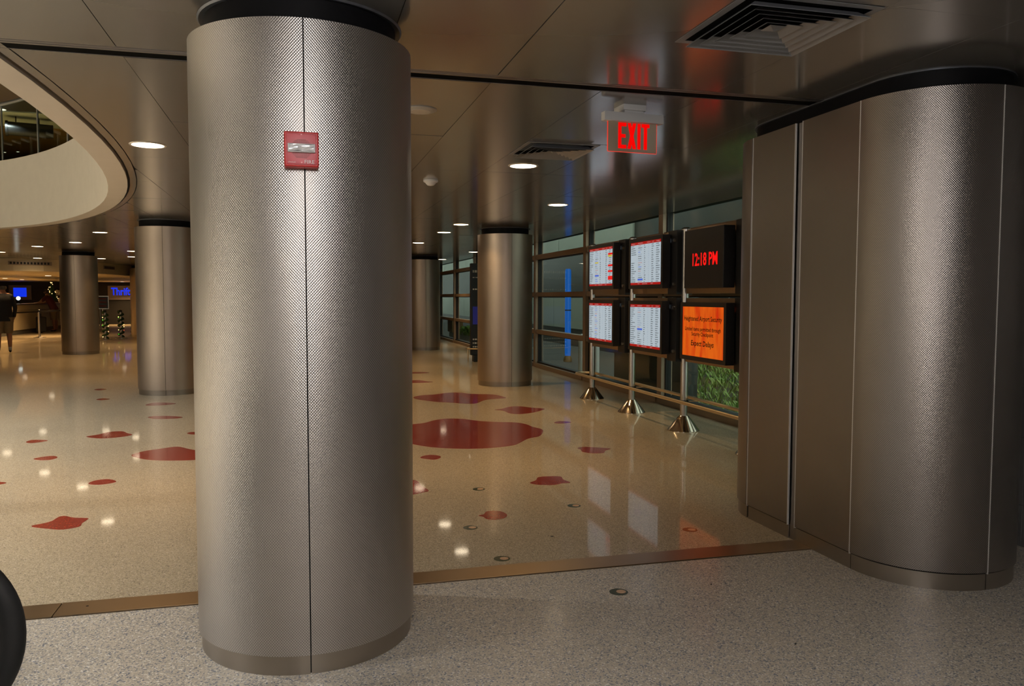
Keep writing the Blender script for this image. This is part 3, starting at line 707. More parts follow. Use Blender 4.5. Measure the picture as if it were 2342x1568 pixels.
# smoke detector and round ceiling speaker
sd = thing('smoke_detector', 'small white smoke detector on the ceiling near the big column', 'smoke detector', (1.18, 7.378, H))
bm = bmesh.new(); lathe(bm, [(0.068, 0.001), (0.068, -0.012), (0.060, -0.020)], 28); finish('base', bm, 'white_plastic', sd, 40)
bm = bmesh.new(); lathe(bm, [(0.052, -0.018), (0.046, -0.030), (0.030, -0.046), (0.012, -0.050)], 28); finish('sensor_dome', bm, 'white_plastic', sd, 40)
bm = bmesh.new(); lathe(bm, [(0.022, -0.043), (0.022, -0.0478)], 16); finish('sensor_grille', bm, 'gap_black', sd)
sp_ = thing('ceiling_speaker', 'flat round cover on the ceiling beside the big column edge', 'ceiling speaker', (0.683, 4.64, H))
bm = bmesh.new(); lathe(bm, [(0.095, 0.001), (0.095, -0.004), (0.080, -0.010), (0.02, -0.012)], 32); finish('cover', bm, 'offwhite_plastic', sp_, 40)
bm = bmesh.new(); lathe(bm, [(0.060, -0.010), (0.060, -0.0125)], 28); finish('cover_disc', bm, 'lamp_trim', sp_, 40)

# ------------------------------------------------------------------ window wall on the right
WX = 4.60
MY = [4.50, 6.75, 9.64, 12.52, 15.41, 18.30, 21.20, 24.10, 27.0, 29.9, 32.8]
TZ = [(2.125, 2.215), (1.398, 1.478), (0.660, 0.742)]
wn = struct(thing('window_1', None, None, (WX, 0, 0)), 'bronze framed glazed wall along the right side')
for y in MY:
    finish('mullion', B(-0.055, 0.10, y - 0.075, y + 0.055, 0.0, H + 0.05), 'bronze_frame', wn)
    finish('gasket', B(0.0, 0.08, y - 0.094, y - 0.075, 0.0, H + 0.05), 'gasket_black', wn)
for a, b in zip(MY, MY[1:]):
    for z0, z1 in TZ:
        finish('transom', B(-0.045, 0.09, a + 0.055, b - 0.094, z0, z1), 'bronze_frame', wn)
        finish('gasket', B(0.0, 0.08, a + 0.055, b - 0.094, z0 - 0.016, z0), 'gasket_black', wn)
    finish('sill', B(-0.075, 0.12, a + 0.055, b - 0.094, 0.0, 0.075), 'bronze_frame', wn)
    finish('sill_top', B(-0.02, 0.10, a + 0.055, b - 0.094, 0.075, 0.105), 'gasket_black', wn)
    zz = [0.105] + [v for p in reversed(TZ) for v in (p[0] - 0.016, p[1])] + [H + 0.05]
    for k in range(0, len(zz), 2):
        finish('pane', B(0.030, 0.036, a + 0.055, b - 0.094, zz[k], zz[k + 1]), 'window_glass', wn)

# outside the glass
struct(finish('ground_outside', B(4.75, 40, 4.2, 60, -0.4, -0.12), 'concrete'), 'dark paving outside the glazed wall')
wo = struct(finish('wall_outside', B(8.2, 8.4, 12.4, 60, -0.12, 6.0), 'dark_panel'), 'banded building front seen through the glass')
for z0, z1 in ((0.42, 1.36), (2.78, 3.5)):
    y = 22.4 if z0 < 1 else 18.9
    while y < 55:
        finish('pale_band', B(8.15, 8.2, y, y + 2.96, z0, z1), 'pale_panel', wo); y += 3.0
wo2 = struct(finish('wall_garden', B(13.8, 14.0, 4.2, 24, 0.2, 6.5), 'dark_panel'), 'dark wall beyond the garden')
struct(finish('wall_outside_side', B(5.0, 5.15, 9.72, 12.3, -0.12, 2.02), 'dark_panel'), 'dark wall panel just outside the glass behind the screens')
def slope_z(x, y): return -0.1 + 0.155 * (x - 4.9) + 0.05 * math.sin(x * 1.7 + y) + 0.04 * math.sin(y * 2.3)
bm = bmesh.new(); NX, NY = 24, 28
gv = [[bm.verts.new((4.85 + 8.8 * i / NX, 4.4 + 8.0 * k / NY + 0.9 * (i / NX) * 6, slope_z(4.85 + 8.8 * i / NX, 4.4 + 8.0 * k / NY))) for k in range(NY + 1)] for i in range(NX + 1)]
for i in range(NX):
    for k in range(NY): bm.faces.new((gv[i][k], gv[i + 1][k], gv[i + 1][k + 1], gv[i][k + 1]))
struct(finish('ground_garden', bm, 'soil', smooth=60), 'garden slope outside the glazed wall')
bm = bmesh.new()
rg = random.Random(3)
for q in range(15000):
    u_, v_ = rg.random() ** 1.15, rg.random()
    x, y0 = 4.95 + 8.6 * u_, 4.4 + 8.0 * v_; y = y0 + 5.4 * u_; z = slope_z(x, y0)
    far = x > 7.0
    if (x > 8.0 and y > 12.1) or (4.9 < x < 5.25 and 9.6 < y < 12.4): continue
    l = rg.uniform(0.05, 0.16) * (1.0 if not far else 1.9); a = rg.uniform(0, 2 * PI); w = rg.uniform(0.006, 0.016) * (1 if not far else 2.2)
    ln = rg.uniform(0.2, 0.9) * l; zz_ = z + (rg.uniform(0, 0.55) if far and math.sin(x * 3 + y * 1.3) > 0.1 else 0)
    c_, s_ = math.cos(a), math.sin(a)
    vs = [bm.verts.new(p) for p in ((x - s_ * w, y + c_ * w, zz_), (x + s_ * w, y - c_ * w, zz_), (x + c_ * ln * 0.6 + s_ * w, y + s_ * ln * 0.6 - c_ * w, zz_ + l * 0.7), (x + c_ * ln, y + s_ * ln, zz_ + l * 0.85))]
    f = bm.faces.new(vs); n_ = math.sin(x * 2.1) * math.cos(y * 1.7) + rg.uniform(-0.7, 0.7)
    f.material_index = 3 if (far and rg.random() < 0.12) else (1 if n_ > 0.45 else (2 if n_ < -0.35 else 0))
gs = tag(finish('grass', bm, ['leaf_a', 'leaf_b', 'leaf_c', 'leaf_dry']), 'green grass and undergrowth on the slope outside the window', 'grass', kind='stuff')
nb = thing('blue_light_column', 'tall glowing blue light column outside the windows', 'light column', (6.05, 17.75, -0.12))
bm = bmesh.new(); lathe(bm, [(0.066, 0.14), (0.07, 0.30), (0.07, 2.12), (0.05, 2.16)], 20); finish('light_tube', bm, 'blue_neon', nb, 40)
bm = bmesh.new(); lathe(bm, [(0.10, 0.0), (0.10, 0.08), (0.06, 0.15)], 20); finish('base', bm, 'amber_panel', nb, 40)
bm = bmesh.new(); lathe(bm, [(0.074, 1.19), (0.074, 1.215)], 20); finish('band', bm, 'dark_panel', nb, 40)
bl = thing('bollard', 'pale thick bollard outside the glass, left of the flight screens', 'bollard', (5.35, 14.75, -0.12))
bm = bmesh.new(); lathe(bm, [(0.10, 0), (0.10, 0.74), (0.09, 0.77), (0.03, 0.79)], 20); finish('post', bm, 'white_paint', bl, 40)
bm = bmesh.new(); lathe(bm, [(0.14, 0), (0.14, 0.02)], 20); finish('foot', bm, 'concrete', bl, 40)
bl = thing('bollard', 'pale thin post outside the glass behind the first screen post', 'bollard', (5.2, 13.62, -0.12))
bm = bmesh.new(); lathe(bm, [(0.045, 0), (0.045, 1.0), (0.04, 1.02)], 16); finish('post', bm, 'white_paint', bl, 40)
bm = bmesh.new(); lathe(bm, [(0.08, 0), (0.08, 0.02)], 16); finish('foot', bm, 'concrete', bl, 40)
tb = thing('tube_light', 'short white tube lamp seen between the clock and orange screen', 'tube lamp', (13.78, 24 - 0.2, 1.35))
tb.location = (13.70, 23.9, 1.37)
tb.location = (8.95, 15.75, 1.365)
finish('tube', B(-0.13, 0.13, -0.02, 0.02, -0.025, 0.02, bev=0.006), 'tube_white', tb); finish('bracket', B(-0.16, 0.16, -0.025, 0.025, 0.02, 0.05), 'white_paint', tb)
finish('pole', B(-0.015, 0.015, -0.015, 0.015, 0.05, 2.3), 'dark_panel', tb)
pln = thing('planter', 'low white slatted planter with green plants outside far windows', 'planter', (5.35, 25.4, -0.12))
finish('trough', B(-0.16, 0.16, -1.0, 1.0, 0.0, 0.30), 'white_paint', pln)
for k in range(22): finish('slat', B(-0.18, -0.16, -1.0 + k * 0.091, -0.95 + k * 0.091, 0.0, 0.34), 'white_paint', pln)
bm = bmesh.new()
for q in range(900):
    x, y, z = rg.uniform(-0.2, 0.2), rg.uniform(-1, 1), rg.uniform(0.3, 0.52); a = rg.uniform(0, 6.28); w = rg.uniform(0.02, 0.05)
    bm.faces.new([bm.verts.new((x + dx * w * math.cos(a) - dz * 0.01, y + dx * w * math.sin(a), z + dz * w)) for dx, dz in ((-1, -1), (1, -0.7), (1.1, 1), (-0.8, 0.8))])
o = finish('foliage', bm, 'leaf_a', pln); o['kind'] = 'stuff'
bx_ = thing('outdoor_box', 'brown box standing outside beside the far windows', 'box', (5.45, 28.6, -0.12))
finish('body', B(-0.2, 0.2, -0.45, 0.45, 0.25, 0.75, bev=0.01), 'amber_panel', bx_); finish('stand', B(-0.15, 0.15, -0.4, 0.4, 0, 0.25), 'dark_panel', bx_)

# ------------------------------------------------------------------ flight information stand
PX, PY = 3.86, [10.287, 8.93, 7.575, 6.22]
fs = thing('display_stand', 'steel floor stand on cone feet carrying the six screens', 'display stand', (PX, 0, 0))
for y in PY:
    bm = bmesh.new(); lathe(bm, [(0.165, 0), (0.165, 0.006), (0.052, 0.150), (0.046, 0.155)], 40, (0, y)); finish('cone_foot', bm, 'cone_metal', fs, 30)
    bm = bmesh.new(); lathe(bm, [(0.038, 0.15), (0.038, 2.075)], 24, (0, y)); finish('post', bm, 'post_metal', fs, 40)
    bm = bmesh.new(); lathe(bm, [(0.050, 2.070), (0.050, 2.082), (0.03, 2.10)], 20, (0, y)); finish('post_cap', bm, 'bolt', fs, 40)
    bm = bmesh.new(); lathe(bm, [(0.047, 0.285), (0.047, 0.315)], 20, (0, y)); finish('collar', bm, 'rim_dark', fs, 40)
    for s in (-1, 1):
        bm = bmesh.new()
        for sy in (-0.20, 0.20):
            tube(bm, [(s * 0.035, y, 0.30), (s * 0.128, y + sy, 0.325)], 0.005, 6)
        tube(bm, [(s * 0.128, y - 0.20, 0.325), (s * 0.128, y + 0.20, 0.325)], 0.0045, 6); finish('rail_bracket', bm, 'rail_metal', fs)
ye, yn = 10.44, 4.9
RC = -0.03
loop = [(-0.135, y, 0.335) for y in (yn, 6.5, 8.0, 9.5, ye)] + [(0.135 * math.cos(PI - PI * k / 12), ye + 0.135 * math.sin(PI * k / 12), 0.335) for k in range(1, 12)] + [(0.135, y, 0.335) for y in (ye, 9.5, 8.0, 6.5, yn)]
loop = [(x + RC, y, z - 0.005) for x, y, z in loop]
bm = bmesh.new(); tube(bm, loop, 0.018, 12); finish('kick_rail', bm, 'rail_metal', fs, 40)
# bronze cabinets on the posts (upper and lower bay of each span)
for i in range(3):
    ya, yb_ = PY[i] - 0.09, PY[i + 1] + 0.075      # far end, near end
    for z0, z1 in ((1.42, 2.07), (0.725, 1.375)):
        cb = finish('cabinet', B(-0.035, 0.06, yb_, ya, z0, z1, bev=0.004), 'cabinet_bronze', fs, 50)
        pl = finish('end_plate', B(-0.100, 0.075, yb_ - 0.075, yb_ + 0.13, z0 - 0.008, z1 + 0.004, bev=0.003), 'plate_black', fs)
        for z in (z0 + 0.10, z1 - 0.10):
            bm = bmesh.new(); tube(bm, [(-0.122, yb_ - 0.035, z), (-0.098, yb_ - 0.035, z)], 0.016, 8); finish('bolt', bm, 'bolt', pl)
# monitors
SX = 3.66
def quadmesh(bm, y0, y1, z0, z1, x): 
    bm.faces.new([bm.verts.new(p) for p in ((x, y1, z0), (x, y0, z0), (x, y0, z1), (x, y1, z1))])
def monitor(label, yc, zc, kind, seed):
    t = thing('monitor', label, 'monitor', (SX, yc, zc), 0, 'screens on the display stand')
    w, hh = 0.400, 0.2375
    bm = bmesh.new()
    # bezel frame: four bars around the picture, one mesh
    bw = 0.042
    box(bm, 0, 0.085, -w - bw, w + bw, hh, hh + bw); box(bm, 0, 0.085, -w - bw, w + bw, -hh - bw, -hh)
    box(bm, 0, 0.085, -w - bw, -w, -hh, hh); box(bm, 0, 0.085, w, w + bw, -hh, hh)
    finish('bezel', bm, 'monitor_black', t)
    finish('back_case', B(0.02, 0.082, -w + 0.0, w - 0.0, -hh - 0.005, hh - 0.035, bev=0.01), 'monitor_black', t)
    rr = random.Random(seed)
    if kind == 'orange':
        finish('picture', B(0.006, 0.012, -w, w, -hh, hh), 'scr_orange', t)
        for txt, wd, ht, z in (('Heightened Airport Security', 0.73, 0.062, 0.118), ('Limited items permitted through', 0.69, 0.050, 0.020), ('Security Checkpoint', 0.42, 0.050, -0.028), ('Expect Delays', 0.44, 0.068, -0.118)):
            me = turn(text_mesh(txt, wd, ht, bold=0.018, shear=0.12 if 'Exp' in txt else 0.0), FACE_NEG_X); turn(me, Matrix.Translation((0.004, 0, z))); link('lettering', me, 'screen_print', t)
        return t
    finish('picture', B(0.006, 0.012, -w, w, -hh, hh), 'scr_white', t)
    finish('title_bar', B(0.0050, 0.0062, -w, w, hh - 0.030, hh), 'scr_red', t); finish('footer_bar', B(0.0050, 0.0062, -w, w, -hh, -hh + 0.026), 'scr_red', t)
    ink, blu, pal, pnk, ttl, hot, yel = (bmesh.new() for _ in range(7))
    Yp = lambda f: w - 2 * w * f                  # screen-left fraction -> local y (left of picture is far end)
    def word(bm, f0, n, z, hgt=0.011, cw=0.0105):
        f = f0
        for _ in range(n):
            a = cw * rr.uniform(0.7, 1.0); quadmesh(bm, Yp(f + a), Yp(f), z - hgt / 2 * rr.uniform(0.6, 1), z + hgt / 2 * rr.uniform(0.6, 1), 0.0044); f += cw * 1.18
    for f, n in ((0.02, 11), (0.25, 13), (0.55, 9), (0.72, 4), (0.85, 8)): word(ttl, f, n, hh - 0.015, 0.012)
    for f, n in ((0.25, 6), (0.40, 14), (0.68, 6)): word(ttl, f, n, -hh + 0.013, 0.012)
    rows = 18; zt_, zb_ = hh - 0.042, -hh + 0.036
    for k in range(rows):
        z = zt_ + (zb_ - zt_) * k / (rows - 1)
        if rr.random() < 0.95: word(ink, 0.02, rr.randint(5, 14), z)
        r_ = rr.random(); word(blu if r_ < 0.2 else pal if r_ < 0.55 else pnk if r_ < 0.75 else ink, 0.26, rr.randint(6, 11), z, 0.010)
        word(ink, 0.46, rr.randint(2, 4), z); word(pal, 0.60, 1, z); word(ink, 0.70, rr.randint(4, 6), z)
        if kind == 'delays' and k in (2, 8, 11, 14, 15): quadmesh(hot, Yp(1.0), Yp(0.81), z - 0.0115, z + 0.0115, 0.0040)
        elif kind == 'delays' and k == 3: quadmesh(yel, Yp(0.97), Yp(0.81), z - 0.010, z + 0.010, 0.0040)
        else: word(pnk if kind == 'delays' and k == 5 else ink, 0.84, rr.randint(6, 9), z)
        if (kind, k) in (('delays', 13), ('plain2', 16), ('plain4', 10)): quadmesh(blu, Yp(0.42), Yp(0.25), z - 0.010, z + 0.010, 0.0040)
        if (kind, k) in (('delays', 6),): quadmesh(yel, Yp(0.40), Yp(0.25), z - 0.007, z + 0.007, 0.0040)
    for nm, b_, mt in (('row_text', ink, 'scr_ink'), ('blue_marks', blu, 'scr_blue'), ('pale_marks', pal, 'scr_pale'), ('pink_marks', pnk, 'scr_pink'), ('title_text', ttl, 'scr_pink'), ('red_flags', hot, 'scr_hot'), ('yellow_flags', yel, 'scr_yellow')):
        if len(b_.faces): finish(nm, b_, mt, t)['kind'] = 'stuff'
        else: b_.free()
    return t
YM = [9.49, 8.145, 6.84]
monitor('upper left flight monitor with red and yellow status flags', YM[0], 1.762, 'delays', 1)
monitor('upper middle flight monitor left of the clock', YM[1], 1.757, 'plain2', 2)
monitor('lower left flight monitor without red flags', YM[0], 1.070, 'plain3', 3)
monitor('lower middle flight monitor left of the orange screen', YM[1], 1.066, 'plain4', 4)
monitor('orange security notice monitor under the red clock', YM[2], 1.055, 'orange', 5)
ck = thing('led_clock', 'black box clock with red LED digits above the orange screen', 'clock', (SX - 0.02, 6.80, 1.745))
finish('case', B(0, 0.115, -0.375, 0.375, -0.275, 0.280, bev=0.006), 'monitor_black', ck)
me = turn(text_mesh('12:18 PM', 0.47, 0.122, bold=0.014), FACE_NEG_X); turn(me, Matrix.Translation((-0.0015, -0.035, -0.006))); link('digits', me, 'led_red', ck)

# ------------------------------------------------------------------ directory kiosk behind the window side column
kk = thing('directory_kiosk', 'tall black directory sign behind the window side column', 'sign', (3.96, 16.85, 0))
finish('cabinet', B(-0.42, 0.42, -0.06, 0.06, 0.14, 2.10, bev=0.01), 'monitor_black', kk)
finish('base', B(-0.36, 0.36, -0.10, 0.10, 0.0, 0.14), 'plate_black', kk)
finish('picture', B(-0.38, 0.30, -0.064, -0.059, 0.80, 1.18), 'kiosk_blue', kk)
bm = bmesh.new(); rr = random.Random(8)
for z, hh_ in ((1.93, 0.05), (1.80, 0.02), (1.55, 0.03), (0.48, 0.03), (0.40, 0.03), (0.32, 0.03)):
    x = -0.38
    while x < 0.3:
        w = rr.uniform(0.02, 0.05); box(bm, x, x + w, -0.062, -0.0602, z - hh_ / 2, z + hh_ / 2); x += w + 0.014
finish('print_marks', bm, 'paper', kk)['kind'] = 'stuff'
bm = bmesh.new(); tube(bm, [(0.5 * math.cos(2 * PI * k / 28), 0.22 * math.sin(2 * PI * k / 28), 0.28) for k in range(28)], 0.015, 8, True)
finish('kick_rail', bm, 'rail_metal', kk, 40)
for s in (-1, 1):
    bm = bmesh.new(); tube(bm, [(s * 0.47, -0.02, 0.0), (s * 0.47, 0, 0.28)], 0.014, 8); finish('rail_leg', bm, 'rail_metal', kk, 40)

# ------------------------------------------------------------------ bulkhead and rental counter far left
BK = [(-17.9, 24.0), (-12, 24.6), (-7.75, 25.45), (-7.1, 25.85), (-6.65, 26.4), (-6.3, 27.1), (-6.05, 28.0), (-5.85, 29.2), (-5.7, 30.7), (-5.4, 36), (-5.2, 46.9), (-17.9, 46.9)]
bm = bmesh.new(); prism(bm, BK, 2.10, H - 0.002)
bk = struct(finish('trim_5', bm, 'cream_soffit'), 'cream bulkhead over the rental counter')
def grille(x, y, ang, w, z0, z1):
    t = thing('wall_grille', 'brown slotted air grille on the cream bulkhead, ' + ('wider one at left' if w > 1 else 'small one at right'), 'air vent', (x, y, 0), ang)
    finish('frame', B(-w / 2, w / 2, -0.02, 0.01, z0, z1), 'bronze_frame', t)
    n = int(w / 0.09)
    for k in range(n): finish('slot', B(-w / 2 + 0.03 + k * (w - 0.06) / n, -w / 2 + 0.03 + (k + 0.6) * (w - 0.06) / n, -0.024, -0.018, z0 + 0.02, z1 - 0.02), 'gasket_black', t)
grille(-7.38, 25.66, math.atan2(0.4, 0.65), 0.9 + 0.2, 2.27, 2.37)
grille(-5.95, 28.6, math.atan2(1.4, 0.2), 0.9, 2.26, 2.36)
for x, y, lb in ((-11.3, 36.1, 'counter soffit downlight at the left picture edge'), (-11.46, 38.65, 'counter soffit downlight above the blue sign'), (-8.39, 31.04, 'counter soffit downlight left of the distant column'), (-8.29, 42.6, 'counter soffit downlight right of the distant column'), (-9.4, 27.5, 'added counter soffit downlight near the bulkhead face for the cove light')):  # the last one is added to stand in for the cove light
    downlight(x, y, 2.10, 0.10, lb, DOWN_W * 5, grp='downlights in the counter soffit')
struct(finish('wall_counter', B(-17.9, -4.4, 44.0, 44.2, 0, 2.10), 'black_wall'), 'black wall behind the rental counter')
ct = thing('rental_counter', 'long cream front service counter with dark top far left', 'counter', (-9.85, 36.0, 0))
finish('front_panel', B(-0.6, 0.0, -8.5, 7.9, 0.16, 0.86), 'counter_cream', ct); finish('front_rail', B(-0.6, 0.015, -8.5, 7.9, 0.88, 1.06), 'counter_cream', ct)
finish('reveal', B(-0.58, -0.02, -8.48, 7.88, 0.85, 0.89), 'counter_top', ct)
finish('worktop', B(-0.7, 0.05, -8.55, 7.95, 1.06, 1.11), 'counter_top', ct); finish('kick', B(-0.55, -0.03, -8.45, 7.85, 0, 0.16), 'kick_grey', ct)
for i, (x, wd, lb, txt) in enumerate(((-13.15, 0.62, 'blue lit company sign behind the counter at left', 'Hertz'), (-8.55, 1.05, 'blue lit company sign between the distant columns', 'Thrifty'))):
    t = thing('company_sign', lb, 'sign', (x, 43.98, 1.58))
    finish('board', B(-wd / 2 - 0.15, wd / 2 + 0.2, -0.05, 0.02, -0.36, 0.34), 'sign_board', t)
    if txt == 'Thrifty':
        link('lettering', turn(text_mesh(txt, wd, 0.5, bold=0.03), Matrix.Translation((0, -0.054, 0.0))), 'sign_blue', t)
    else:
        finish('blue_panel', B(-wd / 2 + 0.05, wd / 2, -0.056, -0.05, -0.22, 0.22), 'sign_blue', t)
tr_ = thing('lit_tree', 'small tree with warm fairy lights on the counter', 'tree', (-9.95, 37.2, 1.11))
bm = bmesh.new(); lathe(bm, [(0.07, 0), (0.09, 0.10)], 12); finish('pot', bm, 'shirt_maroon', tr_)
bm = bmesh.new(); lathe(bm, [(0.24, 0.10), (0.16, 0.32), (0.19, 0.32), (0.09, 0.55), (0.11, 0.55), (0.01, 0.86)], 14); finish('branches', bm, 'garland', tr_)
for k in range(26):
    f = rr.random(); a = rr.uniform(0, 6.28); r_ = 0.24 * (1 - f) + 0.02; p = (r_ * math.cos(a), r_ * math.sin(a), 0.12 + f * 0.74)
    bm = bmesh.new(); bmesh.ops.create_icosphere(bm, subdivisions=1, radius=0.018, matrix=Matrix.Translation(p)); finish('fairy_light', bm, 'spark_warm', tr_)
fw_ = thing('flower_vase', 'vase of white flowers on the counter beside the lit tree', 'flowers', (-9.90, 38.4, 1.11))
bm = bmesh.new(); lathe(bm, [(0.08, 0), (0.13, 0.10), (0.09, 0.22)], 14); finish('vase', bm, 'petal_white', fw_, 40)
for k in range(12):
    bm = bmesh.new(); bmesh.ops.create_icosphere(bm, subdivisions=1, radius=rr.uniform(0.06, 0.10), matrix=Matrix.Translation((rr.uniform(-.22, .22), rr.uniform(-.35, .35), rr.uniform(0.26, 0.48)))); finish('bloom', bm, 'petal_white', fw_, 60)
pp = thing('leaflet_stand', 'white leaflet stand on the counter by the distant column', 'leaflet stand', (-9.9, 41.2, 1.115))
bm = B(-0.02, 0.02, -0.22, 0.22, 0, 0.40); bmesh.ops.rotate(bm, cent=(0, 0, 0), matrix=Matrix.Rotation(-0.2, 3, 'Y'), verts=bm.verts[:]); finish('leaflet', bm, 'paper', pp)
finish('rest', B(-0.16, -0.02, -0.15, 0.15, 0, 0.02), 'paper', pp)
dl = thing('desk_lamp', 'small bright desk lamp on the counter beside the man', 'lamp', (-10.1, 33.6, 1.11))
bm = bmesh.new(); lathe(bm, [(0.09, 0), (0.09, 0.015), (0.01, 0.02), (0.01, 0.16)], 14); finish('stand', bm, 'rim_dark', dl, 40)
bm = bmesh.new(); bmesh.ops.create_uvsphere(bm, u_segments=14, v_segments=10, radius=0.07, matrix=Matrix.Translation((0, 0, 0.20))); finish('globe', bm, 'tube_white', dl, 60)
bg_ = thing('suitcase', 'black bag standing on the floor by the counter', 'bag', (-9.45, 33.9, 0), 0.3)
finish('body', B(-0.17, 0.17, -0.24, 0.24, 0.04, 0.62, bev=0.05, seg=3), 'jacket_black', bg_, 50)
bm = bmesh.new(); tube(bm, [(0, -0.10, 0.60), (0, -0.10, 0.72), (0, 0.10, 0.72), (0, 0.10, 0.60)], 0.014, 8); finish('handle', bm, 'rim_dark', bg_)
for s in (-1, 1):
    bm = bmesh.new(); tube(bm, [(-0.03, s * 0.17, 0.035), (0.03, s * 0.17, 0.035)], 0.035, 10); finish('wheel', bm, 'rubber_black', bg_)

# stanchions
def stanchion(x, y, label, garland=False, z=0.93):
    t = thing('stanchion', label, 'stanchion', (x, y, 0), 0, 'queue stanchions')
    bm = bmesh.new(); lathe(bm, [(0.19, 0), (0.19, 0.012), (0.06, 0.045), (0.035, 0.05)], 24); finish('base', bm, 'post_metal', t, 40)
    bm = bmesh.new(); lathe(bm, [(0.034, 0.045), (0.034, z - 0.06)], 16); finish('post', bm, 'post_metal', t, 40)
    bm = bmesh.new(); lathe(bm, [(0.042, z - 0.06), (0.042, z), (0.02, z + 0.012)], 16); finish('belt_head', bm, 'rim_dark', t, 40)
    if garland:
        bm = bmesh.new(); tube(bm, [(0.075 * math.cos(k * 0.9), 0.075 * math.sin(k * 0.9), 0.05 + 0.85 * k / 40) for k in range(41)], 0.035, 6); finish('garland', bm, 'garland', t)
        for k in range(7):
            a = k * 2.1; bm = bmesh.new(); bmesh.ops.create_icosphere(bm, subdivisions=1, radius=0.017, matrix=Matrix.Translation((0.10 * math.cos(a), -0.05 - 0.06 * abs(math.sin(a)), 0.05 + 0.8 * rr.random())))
            finish('fairy_light', bm, ('spark_warm', 'spark_green', 'spark_warm', 'spark_red')[k % 4], t)
    return t
stanchion(-8.42, 30.0, 'plain belt stanchion beside the man in shorts')
stanchion(-8.3, 38.0, 'plain belt stanchion hidden behind the distant left column')
bt = tag(finish('queue_belt', B(-0.006, 0.006, 0.05, 7.95, 0.845, 0.895), 'belt_black'), 'black queue belt running right from the plain stanchion', 'belt'); bt.location = (-8.42, 30.0, 0); bt.rotation_euler = (0, 0, -math.atan2(0.12, 8))
bt = tag(finish('queue_belt', B(-0.006, 0.006, -5.0, -0.05, 0.845, 0.895), 'belt_black'), 'black queue belt running left from the plain stanchion', 'belt'); bt.location = (-8.42, 30.0, 0); bt.rotation_euler = (0, 0, -0.12)
stanchion(-5.98, 28.0, 'garlanded stanchion nearest the distant left column', True)
stanchion(-5.72, 29.0, 'garlanded stanchion in the middle beside the half hidden column', True)
stanchion(-5.68, 30.9, 'garlanded stanchion nearest the half hidden column', True)
ss = thing('standing_sign', 'small framed black notice on a pole between the distant columns', 'sign', (-6.13, 28.4, 0))
finish('board', B(-0.17, 0.17, -0.01, 0.01, 1.0, 1.38), 'monitor_black', ss)
bm = bmesh.new()
for a in ((-0.185, 0.185, 1.38, 1.40), (-0.185, 0.185, 0.98, 1.0), (-0.185, -0.17, 1.0, 1.38), (0.17, 0.185, 1.0, 1.38)): box(bm, a[0], a[1], -0.014, 0.014, a[2], a[3])
finish('frame', bm, 'steel_light', ss)
bm = bmesh.new()
for z in (1.31, 1.20, 1.08): box(bm, -0.12, 0.12, -0.0115, -0.0102, z - 0.022, z + 0.022)
finish('print_marks', bm, 'shirt_maroon', ss)
bm = bmesh.new(); lathe(bm, [(0.17, 0), (0.17, 0.015), (0.03, 0.03), (0.018, 0.05), (0.018, 0.98)], 16); finish('pole', bm, 'steel_light', ss, 40)

